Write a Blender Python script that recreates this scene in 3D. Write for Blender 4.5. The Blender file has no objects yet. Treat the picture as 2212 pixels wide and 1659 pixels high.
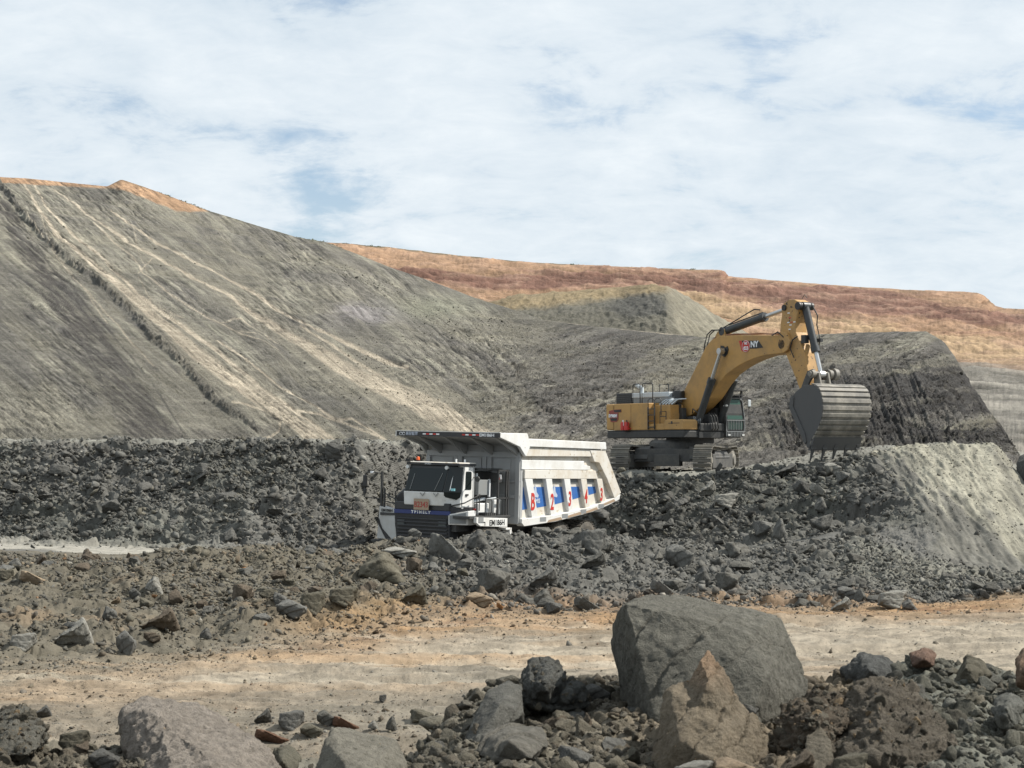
import bpy, bmesh, math, random
import numpy as np
from mathutils import Vector, Matrix
R = math.radians
scene = bpy.context.scene
C = scene.collection

# ------------------------------------------------------------------ camera, world, sun
PITCH = math.atan(264 / 7000)
CAMZ = 3.4
cam_d = bpy.data.cameras.new('camera')
cam_d.sensor_width = 36.0
cam_d.lens = 36.0 * 7000 / 4096
cam_d.clip_start = 0.1
cam_d.clip_end = 20000
cam = bpy.data.objects.new('camera', cam_d)
C.objects.link(cam)
cam.location = (0, 0, CAMZ)
cam.rotation_euler = (math.pi / 2 + PITCH, 0, 0)
cam_d.dof.use_dof = True
cam_d.dof.focus_distance = 58.0
cam_d.dof.aperture_fstop = 11.0
scene.camera = cam

SUN_EL, SUN_AZ = R(47), R(82)          # azimuth clockwise from +Y
sund = bpy.data.lights.new('sun', 'SUN')
sund.energy = 5.0
sund.angle = R(0.55)
sund.color = (1.0, 0.95, 0.87)
sun = bpy.data.objects.new('sun', sund)
C.objects.link(sun)
sv = Vector((math.sin(SUN_AZ) * math.cos(SUN_EL), math.cos(SUN_AZ) * math.cos(SUN_EL), math.sin(SUN_EL)))
sun.rotation_euler = sv.to_track_quat('Z', 'Y').to_euler()
sun.location = (60, 20, 90)

world = bpy.data.worlds.new('World')
scene.world = world
world.use_nodes = True
def build_sky():
    nt = world.node_tree; N = nt.nodes; L = nt.links
    N.clear()
    out = N.new('ShaderNodeOutputWorld'); bg = N.new('ShaderNodeBackground')
    sky = N.new('ShaderNodeTexSky'); sky.sky_type = 'NISHITA'; sky.sun_disc = False
    sky.sun_elevation = SUN_EL; sky.sun_rotation = SUN_AZ
    sky.air_density = 1.0; sky.dust_density = 0.6; sky.ozone_density = 1.3
    bg.inputs['Strength'].default_value = 0.098
    tc = N.new('ShaderNodeTexCoord'); sep = N.new('ShaderNodeSeparateXYZ')
    L.new(tc.outputs['Generated'], sep.inputs[0])
    def mth(op, a, b=None, clamp=False):
        n = N.new('ShaderNodeMath'); n.operation = op; n.use_clamp = clamp
        for i, v in enumerate((a, b)):
            if v is None: continue
            if isinstance(v, (int, float)): n.inputs[i].default_value = v
            else: L.new(v, n.inputs[i])
        return n.outputs[0]
    # project the view direction on a cloud layer overhead
    zz = mth('ADD', mth('MAXIMUM', sep.outputs[2], 0.0), 0.30)
    px = mth('DIVIDE', sep.outputs[0], zz); py = mth('DIVIDE', sep.outputs[1], zz)
    cmb = N.new('ShaderNodeCombineXYZ'); L.new(px, cmb.inputs[0]); L.new(py, cmb.inputs[1])
    def noise(scale, detail, rough, sx, sy, off, rot=0.0, dist=0.0):
        mp = N.new('ShaderNodeMapping'); mp.inputs['Scale'].default_value = (sx, sy, 1)
        mp.inputs['Location'].default_value = off; mp.inputs['Rotation'].default_value = (0, 0, rot)
        L.new(cmb.outputs[0], mp.inputs[0])
        n = N.new('ShaderNodeTexNoise'); n.inputs['Scale'].default_value = scale
        n.inputs['Detail'].default_value = detail; n.inputs['Roughness'].default_value = rough
        n.inputs['Distortion'].default_value = dist
        L.new(mp.outputs[0], n.inputs['Vector']); return n.outputs['Fac']
    big = noise(1.9, 3, .5, 1, .8, (3.1, 1.7, 0), .3)
    mid = noise(5.6, 8, .60, .85, .8, (.4, 2.2, 0), .25, .3)
    fine = noise(14, 7, .66, .75, 1.15, (5, 0, 0), -.3, .5)
    cov = mth('ADD', mth('ADD', mth('MULTIPLY', big, .72), mth('MULTIPLY', mid, 1.08)), mth('MULTIPLY', fine, .42))
    mr = N.new('ShaderNodeMapRange'); mr.interpolation_type = 'SMOOTHSTEP'
    mr.inputs['From Min'].default_value = 0.82; mr.inputs['From Max'].default_value = 1.10
    mr.inputs['To Min'].default_value = 0.14; mr.inputs['To Max'].default_value = 0.97
    L.new(cov, mr.inputs[0])
    # thin veil everywhere close to the horizon
    hz = N.new('ShaderNodeMapRange'); hz.inputs['From Min'].default_value = 0.0; hz.inputs['From Max'].default_value = 0.20
    hz.inputs['To Min'].default_value = 0.85; hz.inputs['To Max'].default_value = 0.0
    L.new(sep.outputs[2], hz.inputs[0])
    fac = mth('MAXIMUM', mr.outputs[0], hz.outputs[0], True)
    cr = N.new('ShaderNodeValToRGB')
    e = cr.color_ramp.elements
    e[0].position = 0.36; e[0].color = (5.1, 5.85, 6.5, 1)
    e[1].position = 0.66; e[1].color = (6.85, 7.3, 7.6, 1)
    L.new(mth('ADD', mth('MULTIPLY', mid, .65), mth('MULTIPLY', fine, .35)), cr.inputs[0])
    mx = N.new('ShaderNodeMix'); mx.data_type = 'RGBA'
    L.new(fac, mx.inputs[0]); L.new(sky.outputs[0], mx.inputs[6]); L.new(cr.outputs[0], mx.inputs[7])
    L.new(mx.outputs[2], bg.inputs['Color']); L.new(bg.outputs[0], out.inputs[0])
build_sky()
scene.view_settings.view_transform = 'Standard'
scene.view_settings.look = 'None'
scene.view_settings.exposure = 0.42
scene.view_settings.gamma = 1.0
scene.cycles.max_bounces = 6
scene.cycles.diffuse_bounces = 2

# ------------------------------------------------------------------ projection helpers
# "D" pixels: photograph viewed 2212 wide.  "S" pixels: 4096 wide.
cp, sp = math.cos(PITCH), math.sin(PITCH)
FD = 7000 * 2212 / 4096
def pt(xD, yD, d):
    """world point at forward distance d that lies on the line of sight of a place in the photograph"""
    dx = (xD - 1106) / FD; dz = (829.5 - yD) / FD
    k = d / (cp - sp * dz)
    return Vector((dx * k, d, CAMZ + (sp + cp * dz) * k))
def zof(yD, d):
    dz = (829.5 - yD) / FD
    return CAMZ + (sp + cp * dz) / (cp - sp * dz) * d
def ydof(z, d):
    r = (z - CAMZ) / d
    dz = (r * cp - sp) / (cp + r * sp)
    return 829.5 - dz * FD, cp - sp * dz

# ------------------------------------------------------------------ numpy noise
_rng = np.random.RandomState(7)
_tab = _rng.rand(64, 256, 256).astype(np.float32) if False else None
def _hash(ix, iy, seed):
    h = (ix.astype(np.int64) * 374761393 + iy.astype(np.int64) * 668265263 + seed * 974634777) & 0xffffffff
    h = ((h ^ (h >> 13)) * 1274126177) & 0xffffffff
    h = ((h ^ (h >> 16)) * 2246822519) & 0xffffffff
    return ((h ^ (h >> 15)) & 0xffffff).astype(np.float64) / float(0xffffff)
def vnoise(x, y, seed=0):
    ix = np.floor(x); iy = np.floor(y); fx = x - ix; fy = y - iy
    ix = ix.astype(np.int64); iy = iy.astype(np.int64)
    u = fx * fx * fx * (fx * (fx * 6 - 15) + 10); v = fy * fy * fy * (fy * (fy * 6 - 15) + 10)
    a = _hash(ix, iy, seed); b = _hash(ix + 1, iy, seed); c = _hash(ix, iy + 1, seed); d = _hash(ix + 1, iy + 1, seed)
    return (a * (1 - u) + b * u) * (1 - v) + (c * (1 - u) + d * u) * v
def fbm(x, y, seed=0, oct=4, gain=.5):
    s = 0; a = 1; t = 0
    for i in range(oct):
        s = s + a * (vnoise(x, y, seed + i * 17) - .5); t += a; a *= gain
        x, y = x * 1.97 + y * .31, y * 1.97 - x * .31
    return s / t * 2            # about -1..1
def facets(x, y, seed=0, tilt=1.0):
    """angular chunks: every cell is a randomly tilted, randomly raised plate"""
    ix = np.floor(x).astype(np.int64); iy = np.floor(y).astype(np.int64)
    best = np.full(x.shape, 1e9); val = np.zeros(x.shape); rid = np.zeros(x.shape)
    second = np.full(x.shape, 1e9)
    for dx in (-1, 0, 1):
        for dy in (-1, 0, 1):
            cx = ix + dx; cy = iy + dy
            jx = cx + _hash(cx, cy, seed + 1); jy = cy + _hash(cx, cy, seed + 2)
            ddx = x - jx; ddy = y - jy
            dd = ddx * ddx + ddy * ddy
            h = _hash(cx, cy, seed + 3); gx = _hash(cx, cy, seed + 4) - .5; gy = _hash(cx, cy, seed + 5) - .5
            v = h + tilt * 2 * (gx * ddx + gy * ddy)
            m = dd < best
            second = np.where(m, best, np.minimum(second, dd))
            val = np.where(m, v, val); rid = np.where(m, _hash(cx, cy, seed + 6), rid); best = np.where(m, dd, best)
    edge = np.sqrt(second) - np.sqrt(best)
    return val - .5, np.clip(edge * 3, 0, 1), rid
def sstep(a, b, x):
    t = np.clip((x - a) / (b - a), 0, 1); return t * t * (3 - 2 * t)
def smooth_axis(a, n, axis):
    for _ in range(n):
        p = np.concatenate([np.take(a, [0], axis), a, np.take(a, [-1], axis)], axis)
        L = a.shape[axis]
        a = .25 * np.take(p, range(0, L), axis) + .5 * np.take(p, range(1, L + 1), axis) + .25 * np.take(p, range(2, L + 2), axis)
    return a
def lerp3(a, b, t):
    return a + (b - a) * t[..., None]

# ------------------------------------------------------------------ tagging and mesh helpers
def tag(o, label=None, cat=None, group=None, kind=None):
    if label: o['label'] = label
    if cat: o['category'] = cat
    if group: o['group'] = group
    if kind: o['kind'] = kind
    return o
def grid_mesh(name, P, col, mat, kind='structure', smooth=True):
    """P (rows, cols, 3) -> one mesh object with a colour attribute"""
    r, c = P.shape[:2]
    me = bpy.data.meshes.new(name)
    me.vertices.add(r * c); me.vertices.foreach_set('co', P.reshape(-1).astype(np.float32))
    i = (np.arange(r - 1)[:, None] * c + np.arange(c - 1)[None, :])
    q = np.stack([i, i + 1, i + c + 1, i + c], -1).reshape(-1).astype(np.int32)
    nf = (r - 1) * (c - 1)
    me.loops.add(nf * 4); me.loops.foreach_set('vertex_index', q)
    me.polygons.add(nf); me.polygons.foreach_set('loop_start', np.arange(0, nf * 4, 4, dtype=np.int32))
    me.polygons.foreach_set('loop_total', np.full(nf, 4, np.int32))
    me.polygons.foreach_set('use_smooth', np.full(nf, smooth, bool))
    at = me.color_attributes.new('Col', 'FLOAT_COLOR', 'POINT')
    cc = np.ones((r * c, 4), np.float32); cc[:, :3] = np.clip(col.reshape(-1, 3), .01, 1)
    at.data.foreach_set('color', cc.reshape(-1))
    me.update()
    me.materials.append(mat)
    o = bpy.data.objects.new(name, me); C.objects.link(o)
    if kind: o['kind'] = kind
    return o
# ------------------------------------------------------------------ materials
MATS = {}
def new_mat(name):
    m = bpy.data.materials.new(name); m.use_nodes = True
    nt = m.node_tree; b = nt.nodes['Principled BSDF']
    return m, nt, b
def earth_mat(name, scale=1.0, bump=.5, dist=.05, var=.35, scale2=6.0, stretch=(1, 1, 1)):
    """ground and rock: colour attribute varied by noise, with real bump"""
    m, nt, b = new_mat(name); N = nt.nodes; L = nt.links
    at = N.new('ShaderNodeAttribute'); at.attribute_name = 'Col'
    tc = N.new('ShaderNodeTexCoord')
    mp = N.new('ShaderNodeMapping'); mp.inputs['Scale'].default_value = stretch
    L.new(tc.outputs['Object'], mp.inputs[0])
    n1 = N.new('ShaderNodeTexNoise'); n1.inputs['Scale'].default_value = scale; n1.inputs['Detail'].default_value = 8; n1.inputs['Roughness'].default_value = .78
    n2 = N.new('ShaderNodeTexNoise'); n2.inputs['Scale'].default_value = scale * scale2; n2.inputs['Detail'].default_value = 5; n2.inputs['Roughness'].default_value = .7
    for n in (n1, n2): L.new(mp.outputs[0], n.inputs['Vector'])
    mr = N.new('ShaderNodeMapRange'); mr.inputs['From Min'].default_value = .3; mr.inputs['From Max'].default_value = .7
    mr.inputs['To Min'].default_value = .765 * (1 - var); mr.inputs['To Max'].default_value = .765 * (1 + var)
    L.new(n1.outputs[0], mr.inputs[0])
    vm = N.new('ShaderNodeVectorMath'); vm.operation = 'SCALE'
    L.new(at.outputs['Color'], vm.inputs[0]); L.new(mr.outputs[0], vm.inputs['Scale'])
    L.new(vm.outputs[0], b.inputs['Base Color'])
    ad = N.new('ShaderNodeMath'); ad.operation = 'MULTIPLY_ADD'; ad.inputs[1].default_value = .5
    L.new(n2.outputs[0], ad.inputs[0]); L.new(n1.outputs[0], ad.inputs[2])
    bp = N.new('ShaderNodeBump'); bp.inputs['Strength'].default_value = bump; bp.inputs['Distance'].default_value = dist
    L.new(ad.outputs[0], bp.inputs['Height']); L.new(bp.outputs[0], b.inputs['Normal'])
    b.inputs['Roughness'].default_value = .93
    b.inputs['Specular IOR Level'].default_value = .2
    return m
def paint(name, col, rough=.45, metal=0.0, dirt=.0, dirtcol=(.23, .19, .14), dscale=1.5, bump=.0, spec=.5, chip=None):
    m, nt, b = new_mat(name); N = nt.nodes; L = nt.links
    b.inputs['Roughness'].default_value = rough; b.inputs['Metallic'].default_value = metal
    b.inputs['Specular IOR Level'].default_value = spec
    tc = N.new('ShaderNodeTexCoord')
    n = N.new('ShaderNodeTexNoise'); n.inputs['Scale'].default_value = dscale; n.inputs['Detail'].default_value = 9; n.inputs['Roughness'].default_value = .72
    L.new(tc.outputs['Object'], n.inputs['Vector'])
    mr = N.new('ShaderNodeMapRange'); mr.inputs['From Min'].default_value = .42; mr.inputs['From Max'].default_value = .75
    mr.inputs['To Min'].default_value = dirt * .25; mr.inputs['To Max'].default_value = min(1, dirt * 1.6)
    L.new(n.outputs[0], mr.inputs[0])
    mx = N.new('ShaderNodeMix'); mx.data_type = 'RGBA'
    mx.inputs[6].default_value = (*col, 1); mx.inputs[7].default_value = (*dirtcol, 1)
    L.new(mr.outputs[0], mx.inputs[0])
    res = mx.outputs[2]
    if chip:
        v = N.new('ShaderNodeTexNoise'); v.inputs['Scale'].default_value = chip[0]; v.inputs['Detail'].default_value = 6
        L.new(tc.outputs['Object'], v.inputs['Vector'])
        r2 = N.new('ShaderNodeMapRange'); r2.inputs['From Min'].default_value = chip[1]; r2.inputs['From Max'].default_value = chip[1] + .025
        L.new(v.outputs[0], r2.inputs[0])
        m2 = N.new('ShaderNodeMix'); m2.data_type = 'RGBA'; m2.inputs[7].default_value = (*chip[2], 1)
        L.new(r2.outputs[0], m2.inputs[0]); L.new(res, m2.inputs[6]); res = m2.outputs[2]
    L.new(res, b.inputs['Base Color'])
    ra = N.new('ShaderNodeMapRange'); ra.inputs['To Min'].default_value = rough; ra.inputs['To Max'].default_value = .9
    L.new(mr.outputs[0], ra.inputs[0]); L.new(ra.outputs[0], b.inputs['Roughness'])
    if bump:
        bp = N.new('ShaderNodeBump'); bp.inputs['Strength'].default_value = bump; bp.inputs['Distance'].default_value = .02
        L.new(n.outputs[0], bp.inputs['Height']); L.new(bp.outputs[0], b.inputs['Normal'])
    return m
M_ground = earth_mat('broken_ground', 2.2, .6, .06, .32)
M_far = earth_mat('hill_earth', .6, .9, .6, .38, 4)
M_farther = earth_mat('far_hill_earth', .12, .9, 1.2, .28, 6)
# ------------------------------------------------------------------ terrain
DK = np.array((.150, .146, .132)); OL = np.array((.150, .142, .112)); TAN = np.array((.35, .285, .21))
PALE = np.array((.35, .315, .255)); ORG = np.array((.34, .225, .125)); BLG = np.array((.132, .129, .116)); LG = np.array((.27, .26, .215))

def wide(a, b, st):
    o = np.array([60, 160, 320, 560, 900, 1400, 2100, 3000.])
    return np.concatenate([(a - o)[::-1], np.arange(a, b, st), b + o])
def loft(cols, knots, seg, xs, sm_x=6, sm_r=3):
    """cols: photo columns; knots[c][k]=(yD, d). seg: rows per segment. Returns grids D(distance) Z T(knot number) X(world)"""
    K = len(knots[0])
    cols = np.array(cols, float)
    d = np.array([[k[1] for k in c] for c in knots], float)
    z = np.array([[zof(k[0], k[1]) for k in c] for c in knots], float)
    dk = np.stack([np.interp(xs, cols, d[:, k]) for k in range(K)], 0)
    zk = np.stack([np.interp(xs, cols, z[:, k]) for k in range(K)], 0)
    dk = smooth_axis(dk, sm_x, 1); zk = smooth_axis(zk, sm_x, 1)
    t = np.concatenate([np.linspace(k, k + 1, seg[k], endpoint=False) for k in range(K - 1)] + [[K - 1]])
    i = np.minimum(t.astype(int), K - 2); f = (t - i)[:, None]
    D = dk[i] * (1 - f) + dk[i + 1] * f; Z = zk[i] * (1 - f) + zk[i + 1] * f
    D = smooth_axis(D, sm_r, 0); Z = smooth_axis(Z, sm_r, 0)
    T = np.repeat(t[:, None], len(xs), 1)
    yD, kk = ydof(Z, D)
    X = (xs[None, :] - 1106) / FD * D / kk
    P = np.stack([X, D, Z], -1)
    return P, T, yD, np.repeat(xs[None, :], len(t), 0)
def normals(P):
    du = np.gradient(P, axis=1); dv = np.gradient(P, axis=0)
    n = np.cross(du, dv); return n / (np.linalg.norm(n, axis=-1, keepdims=True) + 1e-9)
def arclen(P):
    s = np.zeros(P.shape[:2]); s[1:] = np.cumsum(np.linalg.norm(np.diff(P[:, :, 1:], axis=0), axis=-1), 0)
    return s
def polydist(x, y, pts, width):
    """signed-free distance (in photo px) of grid places to a traced line; width may vary along it"""
    best = np.full(x.shape, 1e9); wb = np.ones(x.shape)
    for i in range(len(pts) - 1):
        ax, ay = pts[i]; bx, by = pts[i + 1]
        vx, vy = bx - ax, by - ay; L2 = vx * vx + vy * vy + 1e-9
        t = np.clip(((x - ax) * vx + (y - ay) * vy) / L2, 0, 1)
        dd = np.hypot(x - ax - t * vx, y - ay - t * vy)
        w = width[i] * (1 - t) + width[i + 1] * t if hasattr(width, '__len__') else width
        m = dd < best; best = np.where(m, dd, best); wb = np.where(m, w, wb)
    return best / wb

# ---- ground: near berm, haul road, rubble berm, truck bay, rubble banks, bench
gc = [-420, 0, 300, 600, 780, 870, 950, 1050, 1150, 1250, 1340, 1450, 1600, 1750, 1860, 2000, 2150, 2230, 2640]
g0 = (2300, 3.2); g1 = (1800, 8.4)
gk = [
 # near crest   near foot     road edge    berm crest   hollow       bank foot    bank crest   bench        bench far
 [g0, g1, (1590, 11.0), (1640, 20.0), (1440, 27.4), (1196, 45), (1186, 57), (1166, 66), (956, 73), (952, 86), (950, 130)],
 [g0, g1, (1590, 11.0), (1640, 20.0), (1440, 27.4), (1197, 45), (1186, 57), (1166, 66), (958, 73), (954, 86), (952, 130)],
 [g0, g1, (1655, 10.6), (1640, 20.0), (1428, 28.2), (1203, 45), (1196, 55), (1178, 64), (957, 72), (954, 86), (952, 130)],
 [g0, g1, (1720, 10.2), (1640, 20.0), (1390, 30.5), (1188, 46), (1186, 55), (1186, 62), (956, 70), (953, 86), (952, 130)],
 [g0, g1, (1730, 10.2), (1640, 20.0), (1370, 32), (1182, 49), (1200, 55), (1196, 63), (957, 71), (954, 86), (952, 130)],
 [g0, g1, (1670, 10.6), (1640, 20.0), (1350, 34), (1172, 52), (1247, 57), (1186, 70), (960, 77), (957, 86), (954, 130)],
 [g0, g1, (1600, 11.4), (1640, 20.0), (1340, 35), (1164, 52), (1247, 57), (1188, 74), (965, 80), (962, 88), (960, 130)],
 [g0, g1, (1510, 12.8), (1640, 20.0), (1326, 36), (1168, 52.5), (1247, 57), (1186, 74), (985, 82), (980, 88), (975, 130)],
 [g0, g1, (1484, 13.4), (1640, 20.0), (1322, 36.6), (1160, 53.5), (1247, 57), (1186, 74), (1000, 82), (990, 90), (980, 130)],
 [g0, g1, (1470, 13.8), (1640, 20.0), (1322, 37), (1160, 53.5), (1247, 57), (1186, 73), (1018, 79), (1000, 90), (985, 130)],
 [g0, g1, (1456, 13.9), (1640, 20.0), (1322, 37), (1162, 54.5), (1235, 58), (1186, 70), (1023, 76), (1010, 88), (985, 130)],
 [g0, g1, (1478, 13.8), (1640, 20.0), (1318, 37.4), (1180, 56), (1200, 58), (1182, 64), (1030, 75.5), (1012, 88), (985, 130)],
 [g0, g1, (1474, 13.8), (1640, 20.0), (1312, 38), (1196, 54), (1200, 57), (1178, 61), (1020, 75.0), (1010, 88), (985, 130)],
 [g0, g1, (1478, 13.6), (1640, 20.0), (1308, 38.5), (1190, 52), (1175, 55), (1150, 59), (1010, 73.5), (984, 88), (980, 130)],
 [g0, g1, (1452, 13.8), (1640, 20.0), (1304, 39), (1180, 50), (1150, 54), (1130, 57), (984, 71.5), (970, 86), (965, 130)],
 [g0, g1, (1430, 14.0), (1640, 20.4), (1300, 39), (1240, 44), (1180, 49), (1110, 55), (961, 69.5), (965, 84), (965, 130)],
 [g0, g1, (1462, 13.8), (1640, 20.4), (1290, 40), (1262, 44), (1235, 47), (1150, 53), (961, 69), (966, 84), (966, 130)],
 [g0, g1, (1500, 13.4), (1640, 20.4), (1287, 40), (1262, 44), (1245, 47), (1200, 52), (1075, 62), (1060, 76), (980, 130)],
 [g0, g1, (1540, 13.0), (1640, 20.4), (1285, 40), (1262, 44), (1250, 47), (1230, 52), (1180, 62), (1120, 76), (980, 130)],
]
xs = wide(-330, 2545, 1.9)
seg = [16, 230, 80, 230, 250, 50, 50, 290, 60, 30]
P, T, Y, XD = loft(gc, gk, seg, xs, 14, 4)
T = np.where(T < 1, T * .2, np.where(T < 2, .2 + (T - 1) * .8, T - 1))
W = P[..., 0]; Dp = P[..., 1]; S = arclen(P)
# zone masks -----------------------------------------------------------
near = 1 - sstep(1.55, 2.05, T)
road = sstep(1.7, 2.1, T) * (1 - sstep(2.90, 3.12, T + .10 * fbm(W / 2.2, Dp / 2.2, 5)))
bermC = sstep(2.92, 3.1, T + .10 * fbm(W / 2.2, Dp / 2.2, 5)) * (1 - sstep(4.4, 5, T))
bank = sstep(5.2, 6.05, T) * (1 - sstep(6.97, 7.15, T))
bench = sstep(7.0, 7.1, T)
# smooth light-grey cut bank on the right
gb = np.interp(Y, [950, 1000, 1060, 1100, 1150, 1250, 1300], [1872, 1905, 1950, 1985, 2030, 1990, 2000]) + 14 * fbm(W / 3, S / 3, 91)
cut = sstep(-14, 14, XD - gb) * sstep(4.3, 5.2, T) * (1 - sstep(7.1, 7.4, T))
scree = sstep(1760, 1900, XD + .5 * (Y - 1180) + 40 * fbm(W / 3, S / 3, 71)) * sstep(3.1, 3.6, T) * (1 - sstep(5.6, 6.2, T)) * (1 - cut)
# displacement ---------------------------------------------------------
def rub(size, seed, tilt=1.1, asp=1.0):
    wx = W + .35 * size * fbm(W / size, S / size, seed + 40, 2); ws = S + .35 * size * fbm(W / size + 9, S / size, seed + 50, 2)
    return facets(wx / size, ws / (size * asp), seed, tilt)
f1, e1, r1 = rub(1.5, 11, 1.3); f2, e2, r2 = rub(.62, 23, 1.2, .8); f3, e3, r3 = rub(.26, 37, 1.2, .8)
rubble = .34 * f1 * e1 + .24 * f2 * e2 + .13 * f3 * e3
pk = np.zeros(P.shape[:2])
chunk = np.maximum(bank, 0) * (1 - cut) * (1 - .7 * scree) + .75 * bermC * sstep(520, 960, XD) * (1 - .55 * scree)
chunk = chunk + .62 * bermC * (1 - sstep(520, 960, XD)) * sstep(0, .25, fbm(W / 5, S / 5, 77) + .55 * (4.0 - T))
pk += rubble * np.clip(chunk, 0, 1)
pk += bermC * .22 * fbm(W / 2.5, S / 2.5, 61, 5)
# haul road: long shallow ruts running across the picture, cracked crust
rut = fbm(W / 16 + .02 * Dp, Dp / .55, 81, 4) * .075 + fbm(W / 2.5, Dp / .30, 83, 4) * .045
crk, ek, rk = facets(W / .8, Dp / .5, 85, .5)
pk += road * (rut + .06 * crk * ek + .012 * facets(W / .35, Dp / .3, 93, .8)[0] * sstep(-.1, .4, fbm(W / 3, Dp / 1.2, 95, 3)) + .055 * fbm(W / .45, Dp / .4, 89, 4, .6) + .16 * np.maximum(0, fbm(W / 6, Dp / 1.2, 87, 3) - .38))
wt0 = sum(np.exp(-((Dp - a - b * W) / .3) ** 2) for a, b in ((26.2, .02), (28.6, .02), (31.8, -.03), (34.2, -.03), (30.2, .01)))
pk -= road * .07 * wt0 * (1 + .6 * fbm(W / .3, Dp / .3, 97, 3))
# near berm: clods
c1, ec1, _ = facets(W / .30, Dp / .30, 101, .9); c2, ec2, _ = facets(W / .11, Dp / .11, 103, .9)
clod = .13 * fbm(W / .8, Dp / .8, 105, 5, .55) + .07 * c1 * ec1 + .035 * c2 * ec2 + .02 * fbm(W / .05, Dp / .05, 107, 3)
pk += near * clod
# cut bank: grooves that run down the slope, leaning right
gx = (XD - .72 * Y) / 58
pk += cut * (.12 * fbm(gx / .55, S / 6, 121, 4) + .10 * fbm(gx / .22, S / 2.2, 123, 3) + .02 * fbm(W / .5, S / .5, 125, 3))
pk += scree * (.10 * fbm(gx / .4, S / 3, 127, 4) + .06 * f3)
pk += bench * (.12 * fbm(W / 2, Dp / 2, 131, 4) + .10 * f2) + (1 - np.clip(near + road + bermC + bank + bench, 0, 1)) * .10 * fbm(W / 1, Dp / 1, 133, 4)
# dark hollow under the overhang on the right of the pit
hol = np.exp(-(((XD - 1815) / 70) ** 2 + ((Y - 1103) / 17) ** 2)) + .5 * np.exp(-(((XD - 1690) / 60) ** 2 + ((Y - 1120) / 14) ** 2))
pk -= 1.1 * hol
nr = normals(smooth_axis(smooth_axis(P, 3, 0), 3, 1))
P = P + nr * pk[..., None]
P[..., 2] += 0
# colour ---------------------------------------------------------------
n1 = fbm(W / 3, S / 3, 141, 5, .6); n2 = fbm(W / .7, S / .7, 143, 4, .6); n3 = fbm(W / 12, S / 12, 145, 3)
base = np.zeros(P.shape)
base[:] = OL
# near berm
nb = lerp3(np.broadcast_to(np.array((.150, .142, .115)), P.shape), np.broadcast_to(np.array((.205, .165, .115)), P.shape), sstep(.0, .5, np.exp(-((XD - 1700) / 260) ** 2) * .7 + n3 * .5 + n1 * .25))
nb = lerp3(nb, np.broadcast_to(np.array((.155, .155, .128)), P.shape), sstep(1850, 1950, XD))
base = lerp3(base, nb, near)
# road
rs = fbm(W / 5 + .02 * Dp, Dp / 1.5, 151, 6, .68)
rc = lerp3(np.broadcast_to(TAN, P.shape), np.broadcast_to(PALE, P.shape), sstep(-.1, .4, rs + .5 * sstep(300, 1000, XD) * (1 - sstep(2.75, 3, T)) - .15))
rc = lerp3(rc, np.broadcast_to(np.array((.20, .19, .155)), P.shape), sstep(.12, .5, -rs + .35 * n1 - .12 + .25 * (1 - sstep(1.9, 2.2, T))) * .8)
orb = np.exp(-((T - 2.93 + .1 * sstep(900, 300, XD)) / .13) ** 2) * sstep(420, 900, XD)
rc = lerp3(rc, np.broadcast_to(ORG, P.shape), np.clip(orb * (.75 + .7 * n1), 0, .9))
rc = lerp3(rc, np.broadcast_to(np.array((.17, .10, .06)), P.shape), np.clip(orb, 0, 1) * sstep(.15, .5, n2 + .3 * n1) * .8)
rf = fbm(W / 2.2, Dp / .5, 153, 6, .72); rg = fbm(W / .35, Dp / .22, 155, 4, .7)
rc = rc * np.array((.90, .865, .82)) * (1 + .50 * rf + .42 * rg)[..., None]
rc = lerp3(rc, np.broadcast_to(np.array((.15, .135, .105)), P.shape), sstep(.22, .5, .6 * rf + .5 * fbm(W / 7, Dp / 1.1, 157, 4)) * .8)
rc = lerp3(rc, np.broadcast_to(np.array((.44, .29, .16)), P.shape), sstep(.1, .5, fbm(W / 10, Dp / 1.6, 159, 4)) * .5 * (1 - sstep(1100, 1500, XD)))
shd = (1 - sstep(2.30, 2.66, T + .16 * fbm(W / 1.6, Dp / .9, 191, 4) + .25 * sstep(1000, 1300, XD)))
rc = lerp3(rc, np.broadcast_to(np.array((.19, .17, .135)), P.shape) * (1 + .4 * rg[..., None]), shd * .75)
wt = np.exp(-((Dp - 26.2 - .02 * W) / .34) ** 2) + np.exp(-((Dp - 28.6 - .02 * W) / .34) ** 2) + np.exp(-((Dp - 31.8 + .03 * W) / .4) ** 2) + np.exp(-((Dp - 34.2 + .03 * W) / .4) ** 2)
rc = lerp3(rc, np.broadcast_to(np.array((.44, .395, .315)), P.shape), np.clip(wt * (.5 + .9 * rf), 0, .7))
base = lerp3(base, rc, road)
# rubble berm
bc = lerp3(np.broadcast_to(np.array((.146, .131, .100)), P.shape), np.broadcast_to(BLG, P.shape), sstep(780, 1060, XD + 90 * n1 + 120 * (T - 3.6)))
bc = lerp3(bc, np.broadcast_to(np.array((.33, .22, .115)), P.shape), sstep(.05, .5, (3.55 - T) * .9 * sstep(350, 760, XD) * (1 - .85 * sstep(1080, 1260, XD)) + .22 * n1 - .12))
bc = lerp3(bc, np.broadcast_to(np.array((.26, .17, .095)), P.shape), sstep(.45, .8, n1 * 1.3 + n2 * .3) * .3 * (1 - sstep(1000, 1150, XD)))
bc = lerp3(bc, np.broadcast_to(np.array((.30, .20, .12)), P.shape), (1 - sstep(3.05, 3.2, T + .1 * n1)) * .8 * sstep(500, 900, XD))
bc = lerp3(bc, np.broadcast_to(np.array((.20, .195, .165)), P.shape), scree)
base = lerp3(base, bc, bermC)
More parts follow.
